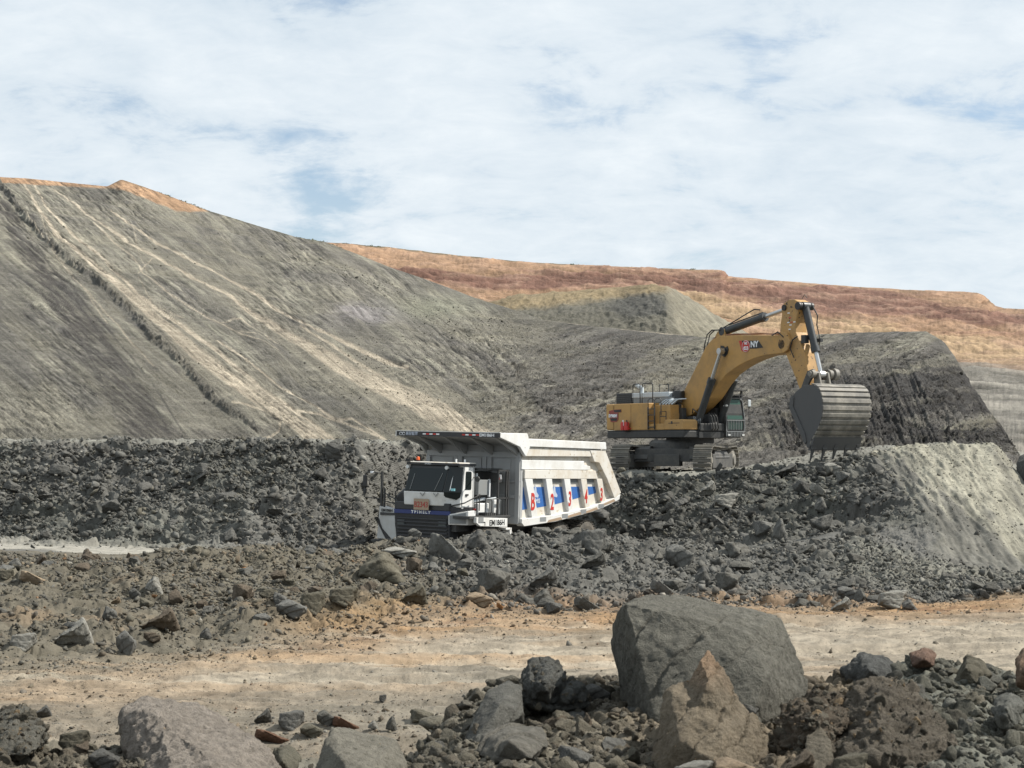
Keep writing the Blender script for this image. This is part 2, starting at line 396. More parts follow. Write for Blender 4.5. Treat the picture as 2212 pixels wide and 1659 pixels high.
# flat behind left berm: pale track, dark elsewhere
va = sstep(4.3, 4.7, T) * (1 - sstep(5.6, 6.1, T))
vc = lerp3(np.broadcast_to(DK, P.shape), np.broadcast_to(np.array((.37, .35, .30)), P.shape), (1 - sstep(300, 700, XD + 90 * n1)) * sstep(4.6, 4.9, T))
base = lerp3(base, vc, va)
bk = lerp3(np.broadcast_to(DK, P.shape), np.broadcast_to(np.array((.145, .145, .125)), P.shape), sstep(-.1, .5, n3 + .4 * n1 + .2 * (1 - sstep(300, 900, XD))))
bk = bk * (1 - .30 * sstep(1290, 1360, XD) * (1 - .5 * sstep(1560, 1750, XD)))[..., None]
bk = bk * (1 + .35 * (r2 - .5) + .35 * (r3 - .5))[..., None]
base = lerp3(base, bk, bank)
base = lerp3(base, np.broadcast_to(np.array((.23, .225, .195)), P.shape) * (1 + .3 * n1[..., None]), bench)
cb = lerp3(np.broadcast_to(np.array((.30, .285, .225)), P.shape), np.broadcast_to(np.array((.145, .14, .12)), P.shape), sstep(-.15, .45, fbm(gx / 1.0, S / 6, 161, 5, .6) + .5 * (1 - sstep(5.6, 6.5, T)) + .25 * sstep(2080, 2200, XD) - .08))
cb = cb * (1 + .6 * fbm(gx / .22, S / 2.5, 163, 5, .65))[..., None]
base = lerp3(base, cb, cut)
base = base * (1 + .14 * n2 + .10 * n1)[..., None]
ground = grid_mesh('ground', P, base, M_ground)
G_P, G_T, G_X, G_Y, G_N, G_COL = P, T, XD, Y, nr, base
G_bank, G_berm, G_cut, G_road, G_near, G_bench, G_scree = bank, bermC, cut, road, near, bench, scree
print('ground', P.shape)

# ---- wide flat floor under everything, out to the horizon
def floor():
    bm = bmesh.new()
    v = [bm.verts.new(p) for p in ((-6000, -600, -3.2), (6000, -600, -3.2), (6000, 9000, -3.2), (-6000, 9000, -3.2))]
    bm.faces.new(v)
    me = bpy.data.meshes.new('pit_floor'); bm.to_mesh(me); bm.free()
    a = me.color_attributes.new('Col', 'FLOAT_COLOR', 'POINT')
    for d_ in a.data: d_.color = (.17, .16, .13, 1)
    me.materials.append(M_far)
    o = bpy.data.objects.new('pit_floor', me); C.objects.link(o); o['kind'] = 'structure'
floor()

# ---- big left slope running into the dark ridge on the right
def lines(x, y, defs):
    out = np.zeros(x.shape)
    for pts, w, s in defs:
        out = np.maximum(out, s * (1 - sstep(.45, 1.15, polydist(x, y, pts, w))))
    return out
hc = [-420, 0, 60, 200, 232, 262, 330, 450, 560, 640, 700, 850, 1010, 1060, 1170, 1300, 1520, 1760, 1850, 2000, 2040, 2100, 2150, 2200, 2260, 2640]
hy = [372, 382, 385, 399, 402, 387, 410, 455, 488, 512, 522, 580, 637, 654, 690, 706, 728, 723, 718, 715, 738, 830, 900, 975, 1040, 1100]
hd = [470, 450, 448, 445, 444, 443, 438, 430, 415, 400, 390, 360, 320, 300, 255, 225, 195, 180, 176, 168, 163, 150, 138, 126, 118, 105]
hk = []
for x, y, d in zip(hc, hy, hd):
    yb = 952 if x < 1250 else 975
    if x > 2150: yb = max(yb, y + 12)
    d0 = 92.0
    # gully between slope and ridge
    f = .42; ysm = float(np.interp(x, [-420, 0, 232, 450, 640], [378, 386, 408, 458, 514])) if x < 640 else y; ym = ysm + (yb - ysm) * .50; dm = d0 + (d - d0) * .24
    if x <= 1010: dm = 1 / ((1 / d0) * .46 + (1 / d) * .54)
    hk.append([(yb + 40, d0 - 6), (yb, d0), (ym, dm), (ysm + 26, dm * .15 + d * .85), (y, d), (y + 6, d * 1.02), (y + 420 * (1 if x > 1200 else .6), d * 1.35)])
    if x > 2150: hk[-1][6] = (y + 60, d * 1.3)
xs = wide(-330, 2560, 1.9)
P, T, Y, XD = loft(hc, hk, [16, 230, 240, 30, 22, 40], xs, 5, 3)
T = np.where(T < 3, T, np.where(T < 4, 3, T - 1)) * 1.0
W = P[..., 0]; Dp = P[..., 1]; S = arclen(P)
LEFT = 1 - sstep(1000, 1260, XD + .55 * (Y - 800))
dirv = W * .86 + Dp * .5
# streak coordinates in photo space follow the fall of the slope: left part runs down-right, right part up-right
sa = (XD * .62 + Y * -.78); sb = (XD * .78 + Y * .62)       # across / along the tracks on the left slope
ra = (XD * .28 + Y * .96); rb = (XD * .96 - Y * .28)
amp = Dp / 100
n1 = fbm(W / 22, Dp / 22, 201, 5, .58); n2 = fbm(W / 6, Dp / 9, 203, 5, .6)
stk = fbm(sa / 9, sb / 170, 205, 5, .6) * LEFT + (1 - LEFT) * fbm(ra / 8, rb / 110, 207, 5, .6)
fine = fbm(sa / 3, sb / 40, 209, 3, .6) * LEFT + (1 - LEFT) * fbm(ra / 3, rb / 30, 211, 3, .6)
gr, ge, gi = facets(W / 2.1, S / 2.1, 213, 1.0); gr2, ge2, gi2 = facets(W / .9, S / .9, 215, 1.0)
tracks = [
 ([(50, 392), (75, 440), (120, 500), (190, 560), (260, 620), (340, 690), (420, 760), (500, 820), (590, 880), (690, 960)], [2, 3, 5, 7, 9, 12, 16, 18, 16, 14], 1.0),
 ([(68, 392), (95, 440), (150, 500), (220, 555), (300, 640), (385, 700), (470, 760), (560, 840), (650, 900), (740, 960)], [2, 2, 3, 3, 4, 5, 5, 5, 5, 5], .9),
 ([(110, 405), (200, 470), (290, 530), (400, 590), (500, 640), (620, 720), (740, 790), (860, 850), (960, 905), (1080, 960)], [1.5, 2.5, 3, 3, 4, 10, 20, 24, 24, 20], 1.0),
 ([(240, 455), (330, 520), (430, 570), (540, 620), (600, 665), (680, 705), (760, 740), (880, 800)], [2, 3, 3, 4, 4, 4, 6, 5], .8),
 ([(200, 480), (290, 560), (310, 590), (370, 640), (450, 690), (560, 745), (600, 760)], [2, 2, 2, 2, 2, 2, 1], .6),
 ([(650, 700), (760, 770), (900, 850), (1050, 930), (1160, 985)], [3, 4, 6, 8, 8], .7),
 ([(500, 868), (560, 880), (640, 905), (720, 960)], 3, .8), ([(610, 890), (600, 930), (560, 955)], 3, .7), ([(300, 590), (330, 560)], 1.5, .6),
 ([(480, 700), (520, 690), (600, 740), (520, 720)], 2, .5), ([(1180, 690), (1260, 700), (1400, 716), (1520, 727)], 2, .9), ([(560, 860), (640, 890), (760, 905), (860, 960)], [2, 3, 3, 3], .8), ([(600, 880), (680, 930), (800, 975)], [2, 3, 3], .8), ([(470, 740), (600, 830), (760, 920), (900, 975)], [2, 3, 4, 4], .75), ([(400, 690), (330, 660), (300, 600)], [1.5, 1.5, 1], .5), ([(60, 470), (150, 590), (240, 690), (330, 790)], [1.2, 1.5, 2, 2], .5),
 ([(90, 470), (110, 530), (190, 640), (230, 700)], 1.4, .5), ([(320, 590), (300, 545), (290, 500)], 1.5, .4),
]
warp = 5 * fbm(XD / 40, Y / 40, 221, 3)
tr = lines(XD + warp, Y + .6 * warp, tracks) * sstep(-.6, .0, .3 * stk + 1.1 * fbm(sa / 1.8, sb / 90, 223, 3) + .34)
halo = lines(XD + warp, Y + .6 * warp, [(a, [q * 2.6 + 4 for q in w_], s_) for a, w_, s_ in tracks[:3]])
wind = lines(XD + 3 * n2, Y, [([(-60, 330), (8, 408), (60, 475), (130, 545), (200, 600), (280, 670), (330, 730), (400, 790), (470, 870), (560, 930)], [4, 5, 6, 8, 8, 9, 9, 8, 8, 6], 1.0)])
dk2 = lines(XD + 8 * n2, Y, [([(10, 450), (60, 540), (140, 650), (210, 760), (270, 850), (330, 950)], [18, 26, 38, 48, 50, 60], 1.0), ([(230, 600), (330, 690), (400, 780), (450, 850)], [8, 10, 12, 14], .5), ([(200, 960), (500, 945), (600, 930)], 22, .55)])
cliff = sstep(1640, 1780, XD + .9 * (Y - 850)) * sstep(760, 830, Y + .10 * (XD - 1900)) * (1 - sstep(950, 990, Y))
noise_h = (n1 * .27 + n2 * .10) * amp * .5 + stk * .045 * amp + fine * .05 * amp + (gr * .22 + gr2 * .15) * (.35 + .65 * sstep(850, 1150, XD)) * (.55 + .45 * sstep(850, 1100, XD)) * (1 - .85 * tr) * (1 - .5 * sstep(.0, .5, stk))
noise_h = noise_h * sstep(0, .8, T)
crest = np.exp(-((Y - np.interp(XD, hc, hy)) / 16.) ** 2)
noise_h = noise_h * (1 - .85 * crest)
noise_h += wind * (.12 + .62 * np.abs(fbm(sa / 6, sb / 8, 225, 3))) * amp * .62 - tr * .06
vg = fbm((XD - .45 * (Y - 800)) / 5.5, Y / 60, 227, 4, .6) + .6 * fbm((XD - .45 * (Y - 800)) / 14, Y / 90, 229, 3)
noise_h += cliff * vg * .26
# undulating benches on the upper right of the slope
noise_h += (1 - np.exp(-((Y - np.interp(XD, hc, hy)) / 40.) ** 2)) * 1.2 * amp * .35 * sstep(380, 560, XD) * (1 - sstep(1000, 1200, XD)) * fbm((XD - 1.1 * Y) / 90, (XD + Y) / 260, 231, 3)
nr = normals(smooth_axis(smooth_axis(P, 4, 0), 4, 1))
Pn = P + nr * noise_h[..., None]
cA = np.array((.275, .256, .200)); cB = np.array((.195, .182, .152)); cC = np.array((.115, .108, .105)); cG = np.array((.31, .295, .228))
col = lerp3(np.broadcast_to(cA, P.shape), np.broadcast_to(cB, P.shape), sstep(-.35, .35, n1 + .5 * stk))
col = lerp3(col, np.broadcast_to(cC, P.shape), sstep(.1, .55, -stk * .7 + n2 * .5 - .1) * .8)
col = lerp3(col, np.broadcast_to(cG, P.shape), sstep(.1, .5, stk + n1 * .4) * .55)
col = lerp3(col, np.broadcast_to(np.array((.125, .117, .110)), P.shape), np.clip(.75 * (1 - LEFT) * sstep(-.3, .3, -n1 * .6 + fbm(ra / 30, rb / 200, 233, 3) + .1), 0, 1))
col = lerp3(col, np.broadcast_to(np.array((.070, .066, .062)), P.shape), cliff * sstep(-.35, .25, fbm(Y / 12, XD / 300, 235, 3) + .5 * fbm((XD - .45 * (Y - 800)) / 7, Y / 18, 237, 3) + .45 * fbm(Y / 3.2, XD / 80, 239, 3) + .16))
col = lerp3(col, np.broadcast_to(np.array((.095, .086, .076)), P.shape), np.clip(dk2 * (.80 + .6 * n2 - .9 * fine), 0, .92))
col = lerp3(col, np.broadcast_to(np.array((.075, .072, .066)), P.shape), wind * .55)
col = lerp3(col, np.broadcast_to(np.array((.30, .275, .215)), P.shape), halo * .6)
col = lerp3(col, np.broadcast_to(np.array((.52, .45, .345)), P.shape), np.clip(tr * 1.15, 0, .97))
blot = sstep(.12, .5, fbm(sa / 40, sb / 130, 249, 4)) * LEFT
col = lerp3(col, np.broadcast_to(np.array((.125, .118, .108)), P.shape), blot * .55 * (1 - np.clip(tr + halo, 0, 1)))
crk_ = lines(XD + 5 * n2, Y, [([(20, 440), (120, 590), (200, 700), (280, 800), (360, 920)], [1.5, 2, 2.5, 3, 3], .9), ([(150, 620), (240, 720), (330, 830), (400, 940)], [2, 3, 3, 3], .9), ([(60, 560), (140, 680), (210, 800), (250, 900)], [1.5, 2, 2, 2], .7), ([(0, 590), (90, 680), (160, 780)], [2, 2, 2], .6), ([(330, 700), (420, 800), (520, 900)], [2, 2.5, 2.5], .6)]) * sstep(-.4, .1, fine + n2 + .2)
col = lerp3(col, np.broadcast_to(np.array((.07, .065, .058)), P.shape), crk_ * .8)
gul = lines(XD + 14 * n2, Y, [([(560, 470), (680, 540), (800, 590)], [8, 14, 10], .5), ([(620, 590), (760, 620), (880, 690), (1010, 760), (1140, 830), (1240, 930)], [12, 16, 16, 18, 22, 26], .7), ([(1000, 690), (1200, 700), (1380, 730)], [6, 8, 8], .5), ([(1200, 760), (1400, 770), (1560, 790)], [6, 8, 8], .35)])
col = lerp3(col, np.broadcast_to(np.array((.115, .107, .10)), P.shape), gul * .75)
# pale patch beside the gully and greenish shoulder
pp = np.exp(-(((XD - 790) / 80) ** 2 + ((Y - 680) / 22) ** 2)); pp2 = np.exp(-(((XD - 930) / 90) ** 2 + ((Y - 665) / 26) ** 2))
col = lerp3(col, np.broadcast_to(np.array((.26, .24, .24)), P.shape), np.clip(pp * (1 + n2), 0, .8))
col = lerp3(col, np.broadcast_to(np.array((.28, .28, .21)), P.shape), np.clip(pp2 * .8, 0, .8))
# orange cap along the left crest
cap = (1 - sstep(0, 1, (Y - np.interp(XD, [-400, 0, 100, 225, 232, 262, 330, 380, 450, 470], [385, 391, 398, 404, 404, 405, 432, 452, 456, 440])) / 5 + .6 * n2)) * (1 - sstep(448, 470, XD))
topl = 1 - sstep(0, 1, (Y - np.interp(XD, hc, hy)) / 5)
col = lerp3(col, np.broadcast_to(np.array((.43, .275, .165)), P.shape), cap)
veg = sstep(-.1, .3, fbm(XD / 9, Y / 6, 241, 3) + .1) * topl * sstep(270, 330, XD) * (1 - sstep(700, 760, XD))
col = lerp3(col, np.broadcast_to(np.array((.085, .085, .05)), P.shape), np.clip(veg + .6 * topl * sstep(236, 250, XD) * (1 - sstep(290, 330, XD)), 0, 1) * .8)
fin2 = fbm(sa / 1.6, sb / 12, 245, 3, .65) * LEFT + (1 - LEFT) * fbm(ra / 1.6, rb / 9, 247, 3, .65)
col = col * (1 + .25 * n2 + .38 * stk + (.15 + .55 * sstep(-.3, .4, fbm(XD / 130, Y / 110, 251, 3))) * (.42 * fine + .60 * fin2) / .42 + .18 * (gi - .5))[..., None]
hill = grid_mesh('hill', Pn, col, M_far)
H_P, H_N, H_X, H_Y, H_T, H_COL = Pn, nr, XD, Y, T, col

# ---- yellow-topped knoll
kc = [900, 1000, 1060, 1100, 1200, 1340, 1400, 1440, 1480, 1530, 1580, 1640, 1700]
ky = [690, 664, 652, 641, 630, 618, 613, 618, 640, 670, 702, 735, 760]
kk_ = [[(780, 262), (y + .55 * (780 - y) * .6, 292 - 8 * math.exp(-((x - 1440) / 50) ** 2)), (y, 335 - 22 * math.exp(-((x - 1440) / 60) ** 2)), (y + 3, 350), (y + 90, 420)] for x, y in zip(kc, ky)]
xs = np.arange(900, 1700, 1.9)
P, T, Y, XD = loft(kc, kk_, [60, 60, 12, 16], xs, 3, 2)
W = P[..., 0]; Dp = P[..., 1]
n1 = fbm(W / 12, P[..., 2] / 12, 301, 5, .6); n2 = fbm(W / 3.5, P[..., 2] / 3.5, 303, 4, .6)
fall = fbm((XD - .9 * (Y - 640)) / 6, Y / 40, 305, 4, .6) * sstep(1430, 1450, XD) + fbm((XD + 2.2 * (Y - 640)) / 20, (Y - .2 * XD) / 7, 307, 4, .6) * (1 - sstep(1430, 1450, XD))
nr = normals(P)
Pn = P + nr * ((n1 * .8 + n2 * .4 + fall * .5) * (1 - .7 * np.exp(-((T - 2) / .2) ** 2)))[..., None]
rface = sstep(-16 , 22, XD - (1440 + .15 * (Y - 618)))
col = lerp3(np.broadcast_to(np.array((.185, .175, .14)), P.shape), np.broadcast_to(np.array((.33, .26, .155)), P.shape), np.clip(sstep(0, 1, (np.interp(XD, [950, 1050, 1200, 1340, 1440, 1500], [680, 684, 668, 650, 640, 640]) - Y) / 16 + .8 * n1), 0, 1))
col = lerp3(col, np.broadcast_to(np.array((.10, .10, .095)), P.shape), sstep(0, .5, np.exp(-(((XD - 1390) / 60) ** 2 + ((Y - 660) / 22) ** 2)) + .5 * n1) * (1 - rface) * .7)
col = lerp3(col, np.broadcast_to(np.array((.29, .268, .205)), P.shape) * (1 + .4 * fall[..., None]), rface)
col = col * (1 + .25 * n2)[..., None]
grid_mesh('knoll', Pn, col, M_far)

# ---- far orange terraces
jc = [500, 640, 700, 820, 900, 1150, 1400, 1560, 1572, 1700, 1900, 2110, 2125, 2150, 2170, 2300, 2700]
jy = [505, 512, 522, 533, 543, 568, 578, 583, 597, 607, 622, 632, 637, 660, 665, 670, 680]
jk = []
for x, y in zip(jc, jy):
    jk.append([(985, 150), (880, 330), (790, 470), (725 + .02 * (x - 1500), 560), (max(y + 22, 660 + .02 * (x - 1500)), 640), (y + 10, 715), (y, 760), (y + 2, 900), (y + 60, 1100)])
xs = np.concatenate([np.arange(520, 2640, 2.0), 2640 + np.array([100, 300, 700, 1400, 2400.])])
P, T, Y, XD = loft(jc, jk, [30, 70, 70, 70, 60, 20, 20, 12], xs, 2, 4)
W = P[..., 0]; Dp = P[..., 1]
n1 = fbm(W / 55, (Dp + 3 * P[..., 2]) / 45, 401, 5, .6); n2 = fbm(W / 11, (Dp + 3 * P[..., 2]) / 14, 403, 5, .6)
strat = fbm(XD / 420, (Y - .055 * XD) / 5.5, 405, 4, .65)
rill = fbm((XD) / 4.5, Y / 40, 407, 4, .6)
shov = fbm((XD + 3.0 * (Y - 640)) / 60, (Y - .18 * XD) / 6, 409, 4, .6)
nr = normals(P)
Pn = P + nr * ((n1 * 2.2 + n2 * 1.0 + rill * .12 + (strat * 1.7 + shov * 1.2) * (1 - .9 * sstep(740, 800, Y))) * (1 - .8 * sstep(5.4, 5.9, T)))[..., None]
OR1 = np.array((.38, .245, .155)); OR2 = np.array((.205, .115, .085)); YL = np.array((.43, .305, .185)); GR = np.array((.22, .205, .175))
red = sstep(-.15, .35, np.exp(-((Y - np.interp(XD, [700, 900, 1060, 1300, 1500, 1700, 1900, 2200], [590, 592, 612, 600, 612, 640, 650, 690])) / np.interp(XD, [700, 1100, 1500, 1900, 2200], [13, 16, 22, 34, 22])) ** 2) + .65 * strat + .25 * n1 - .35)
yel = sstep(.0, .5, np.exp(-((Y - np.interp(XD, [1400, 1550, 1650, 1800, 2000, 2200], [640, 660, 690, 700, 745, 770])) / 26) ** 2) + .3 * n1 + .2 * shov - .3) * sstep(1350, 1500, XD)
col = lerp3(np.broadcast_to(OR1, P.shape), np.broadcast_to(YL, P.shape), yel)
col = lerp3(col, np.broadcast_to(OR2, P.shape), red * (1 - .9 * yel))
col = lerp3(col, np.broadcast_to(np.array((.36, .24, .17)), P.shape), sstep(.1, .4, n2 + .3 * strat) * .5)
col = lerp3(col, np.broadcast_to(GR, P.shape) * (1 + .3 * strat[..., None]), sstep(775, 815, Y + 8 * n1 - .12 * (XD - 2150)))
topv = (1 - sstep(0, 1, (Y - np.interp(XD, jc, jy)) / 3.5)) * sstep(-.3, .2, fbm(XD / 12, Y / 8, 411, 3) + np.interp(XD, [640, 850, 1200, 1500, 1600], [.5, .2, .0, -.3, -.5]))
col = lerp3(col, np.broadcast_to(np.array((.09, .09, .05)), P.shape), topv * .75)
fj = fbm(XD / 7, Y / 2.6, 413, 4, .65)
col = col * (1 + .22 * n2 + .12 * rill + .22 * shov + .28 * fj + .42 * strat)[..., None]
grid_mesh('far_hill', Pn, col, M_farther)
print('terrain done')
# ------------------------------------------------------------------ builders for machines
class MB:
    def __init__(s): s.bm = bmesh.new(); s.off = Vector((0, 0, 0))
    def box(s, a, b, rot=None, about=None):
        a = Vector(a); b = Vector(b)
        vs = [Vector((x, y, z)) for x in (a.x, b.x) for y in (a.y, b.y) for z in (a.z, b.z)]
        if rot is not None:
            c = Vector(about) if about is not None else (a + b) / 2
            vs = [c + rot @ (v - c) for v in vs]
        v = [s.bm.verts.new(p) for p in vs]
        for f in ((0, 1, 3, 2), (4, 6, 7, 5), (0, 4, 5, 1), (2, 3, 7, 6), (0, 2, 6, 4), (1, 5, 7, 3)):
            s.bm.faces.new([v[i] for i in f])
        return s
    def hexa(s, lo, hi):
        """lo, hi: four corners each, any quads"""
        v = [s.bm.verts.new(p) for p in lo] + [s.bm.verts.new(p) for p in hi]
        s.bm.faces.new([v[i] for i in (3, 2, 1, 0)]); s.bm.faces.new([v[i] for i in (4, 5, 6, 7)])
        for i in range(4): s.bm.faces.new((v[i], v[(i + 1) % 4], v[4 + (i + 1) % 4], v[4 + i]))
        return s
    def prism(s, pts, y0, y1, axis=1):
        """outline (x,z) swept along y; axis 0: outline (y,z) swept along x; axis 2: outline (x,y) swept along z"""
        def mk(p, t):
            return {1: (p[0], t, p[1]), 0: (t, p[0], p[1]), 2: (p[0], p[1], t)}[axis]
        a = [s.bm.verts.new(mk(p, y0)) for p in pts]; b = [s.bm.verts.new(mk(p, y1)) for p in pts]
        s.bm.faces.new(a); s.bm.faces.new(list(reversed(b)))
        n = len(pts)
        for i in range(n): s.bm.faces.new((a[i], b[i], b[(i + 1) % n], a[(i + 1) % n]))
        return s
    def tube(s, p0, p1, r, n=12, r1=None):
        p0 = Vector(p0); p1 = Vector(p1); r1 = r if r1 is None else r1
        q = (p1 - p0).to_track_quat('Z', 'Y')
        a, b = [], []
        for i in range(n):
            t = 2 * math.pi * i / n; u = Vector((math.cos(t), math.sin(t), 0))
            a.append(s.bm.verts.new(p0 + q @ (u * r))); b.append(s.bm.verts.new(p1 + q @ (u * r1)))
        s.bm.faces.new(list(reversed(a))); s.bm.faces.new(b)
        for i in range(n): s.bm.faces.new((a[i], a[(i + 1) % n], b[(i + 1) % n], b[i]))
        return s
    def pipe(s, pts, r, n=8):
        """bent pipe through points"""
        pts = [Vector(p) for p in pts]; rings = []
        for k, p in enumerate(pts):
            t = (pts[min(k + 1, len(pts) - 1)] - pts[max(k - 1, 0)]).normalized()
            q = t.to_track_quat('Z', 'Y')
            rings.append([s.bm.verts.new(p + q @ Vector((math.cos(2 * math.pi * i / n) * r, math.sin(2 * math.pi * i / n) * r, 0))) for i in range(n)])
        for k in range(len(rings) - 1):
            a, b = rings[k], rings[k + 1]
            best = min(range(n), key=lambda j: (a[0].co - b[j].co).length)
            for i in range(n): s.bm.faces.new((a[i], a[(i + 1) % n], b[(i + 1 + best) % n], b[(i + best) % n]))
        s.bm.faces.new(list(reversed(rings[0]))); s.bm.faces.new(rings[-1])
        return s
    def lathe(s, prof, c, ax=1, n=40, bump=None):
        """prof: (radius, along) pairs; closed ring of revolution round an axis through c"""
        rings = []
        for i in range(n):
            t = 2 * math.pi * i / n; ring = []
            for r, h in prof:
                u, w = math.cos(t) * r, math.sin(t) * r
                ring.append(s.bm.verts.new({1: (c[0] + u, c[1] + h, c[2] + w), 0: (c[0] + h, c[1] + u, c[2] + w), 2: (c[0] + u, c[1] + w, c[2] + h)}[ax]))
            rings.append(ring)
        m = len(prof)
        for i in range(n):
            a, b = rings[i], rings[(i + 1) % n]
            for j in range(m - 1): s.bm.faces.new((a[j], b[j], b[j + 1], a[j + 1]))
        if prof[0][0] > 1e-4: s.bm.faces.new([r[0] for r in rings])
        if prof[-1][0] > 1e-4: s.bm.faces.new([r[-1] for r in reversed(rings)])
        return s
    def ball(s, c, r, sc=(1, 1, 1), u=14, v=9):
        bmesh.ops.create_uvsphere(s.bm, u_segments=u, v_segments=v, radius=1, matrix=Matrix.Translation(Vector(c)) @ Matrix.Diagonal((r * sc[0], r * sc[1], r * sc[2], 1)))
        return s
    def build(s, name, mat, parent=None, bevel=0.0, smooth=False, label=None):
        if s.off.length: bmesh.ops.translate(s.bm, verts=s.bm.verts, vec=s.off)
        bmesh.ops.recalc_face_normals(s.bm, faces=s.bm.faces)
        if smooth:
            for f in s.bm.faces: f.smooth = True
            for e in s.bm.edges:
                if len(e.link_faces) == 2 and e.calc_face_angle(0) > R(38): e.smooth = False
        me = bpy.data.meshes.new(name); s.bm.to_mesh(me); s.bm.free()
        me.materials.append(mat)
        o = bpy.data.objects.new(name, me); C.objects.link(o)
        if parent: o.parent = parent
        if label: o['label'] = label
        if bevel:
            m = o.modifiers.new('bevel', 'BEVEL'); m.width = bevel; m.segments = 2; m.limit_method = 'ANGLE'; m.angle_limit = R(35)
        return o
def empty(name, label, cat, loc, rot=None, group=None):
    o = bpy.data.objects.new(name, None); C.objects.link(o); o.empty_display_size = .5
    if rot is not None: o.matrix_world = Matrix.Translation(loc) @ rot.to_4x4()
    else: o.location = loc
    tag(o, label, cat, group); return o
def text(s, size, mat, parent, at, right, up, name='lettering', ext=.004, bold=.0, sx=1.0, align='CENTER'):
    cu = bpy.data.curves.new(name, 'FONT'); cu.body = s; cu.size = size; cu.extrude = ext; cu.offset = bold
    cu.align_x = align; cu.align_y = 'CENTER'; cu.resolution_u = 3
    tmp = bpy.data.objects.new('tmp', cu); C.objects.link(tmp)
    dg = bpy.context.evaluated_depsgraph_get()
    me = bpy.data.meshes.new_from_object(tmp.evaluated_get(dg))
    bpy.data.objects.remove(tmp); me.name = name
    r = Vector(right).normalized(); u = Vector(up).normalized(); n = r.cross(u)
    m = Matrix(((r.x * sx, u.x, n.x, at[0]), (r.y * sx, u.y, n.y, at[1]), (r.z * sx, u.z, n.z, at[2]), (0, 0, 0, 1)))
    me.transform(m); me.materials.clear(); me.materials.append(mat)
    o = bpy.data.objects.new(name, me); C.objects.link(o); o.parent = parent
    return o
def decal(pts, mat, parent, name, th=.006, axis=1, at=0.0, sign=1):
    return MB().prism(pts, at, at + th * sign, axis).build(name, mat, parent)

DUST = (.34, .30, .24)
m_white = paint('white_paint', (.72, .73, .72), .4, dirt=.45, dirtcol=(.40, .355, .28), dscale=1.1, chip=(9, .70, (.20, .15, .11)))
m_whited = paint('dusty_white_paint', (.66, .65, .61), .5, dirt=.75, dirtcol=(.46, .385, .28), dscale=1.0, chip=(5, .63, (.42, .36, .27)))
m_wsteel = paint('grey_steel_wall', (.36, .37, .37), .55, dirt=.25, dirtcol=(.30, .28, .24))
m_black = paint('black_paint', (.018, .02, .024), .4, dirt=.15, dirtcol=(.12, .11, .09))
m_blackm = paint('black_steel', (.022, .024, .026), .55, dirt=.25, dirtcol=(.13, .12, .10), dscale=3)
m_blue = paint('blue_paint', (.022, .115, .37), .45, dirt=.12, dirtcol=(.20, .22, .25))
m_dred = paint('dark_red_decal', (.26, .03, .025), .5, dirt=.2)
m_panel = paint('shaded_dusty_white_paint', (.46, .47, .46), .5, dirt=.4, dirtcol=(.32, .29, .24))  # white corner panel with its shade mixed into the base grey, plus dust
m_pred = paint('faded_red_lettering', (.36, .035, .025), .5, dirt=.2)
m_navy = paint('navy_paint', (.02, .035, .14), .4)
m_red = paint('red_paint', (.50, .028, .02), .5, dirt=.08)
m_plate = paint('tan_plate', (.36, .27, .185), .5, dirt=.2)
m_wtext = paint('white_lettering', (.75, .77, .78), .5)
m_gtext = paint('grey_lettering', (.42, .47, .55), .5)
m_btext = paint('black_lettering', (.02, .02, .02), .5)
m_tan = paint('bare_tan_patch', (.36, .25, .16), .8, dirt=.5)
m_rubber = paint('tyre_rubber', (.035, .034, .032), .85, dirt=.55, dirtcol=(.22, .19, .15), dscale=3, bump=.3)
m_grey = paint('grey_panel', (.22, .235, .24), .5, dirt=.2)
m_chrome = paint('chrome_rod', (.55, .56, .56), .22, metal=.85, dirt=.25)
m_orange = paint('orange_lamp', (.75, .13, .03), .3)
def glassmat(name, col, rough=.06):
    m, nt, b = new_mat(name)
    b.inputs['Base Color'].default_value = (*col, 1); b.inputs['Roughness'].default_value = rough
    b.inputs['Specular IOR Level'].default_value = .35
    return m
m_glass = glassmat('dark_glass', (.013, .018, .018))
m_mirrorg = glassmat('mirror_glass', (.08, .09, .09))
m_lens = glassmat('lamp_lens', (.65, .66, .64), .15)
m_yel = paint('yellow_paint', (.50, .28, .08), .5, dirt=.4, dirtcol=(.20, .15, .095), dscale=1.3, chip=(7, .70, (.05, .04, .035)))
m_yelw = paint('worn_yellow_paint', (.50, .28, .08), .55, dirt=.45, dirtcol=(.22, .17, .12), dscale=1.6, chip=(6.5, .64, (.045, .035, .03)))
m_cyl = paint('cylinder_black', (.022, .027, .032), .4, dirt=.25, dirtcol=(.12, .115, .10), dscale=3)
m_dsteel = paint('dark_steel', (.045, .046, .046), .55, dirt=.45, dirtcol=(.15, .14, .12), dscale=2.5, bump=.15)
m_bucket = paint('worn_bucket_steel', (.085, .082, .076), .6, dirt=.6, dirtcol=(.40, .37, .31), dscale=1.4, bump=.3)
m_bside = paint('bucket_side_steel', (.075, .076, .076), .6, dirt=.15, dirtcol=(.14, .13, .12))
m_shoe = paint('track_shoe_steel', (.13, .125, .115), .5, dirt=.6, dirtcol=(.30, .275, .22), dscale=3, bump=.3)
m_gglass = glassmat('green_tinted_glass', (.045, .095, .075), .08)
m_silver = paint('silver_cover', (.55, .60, .63), .35, dirt=.15)
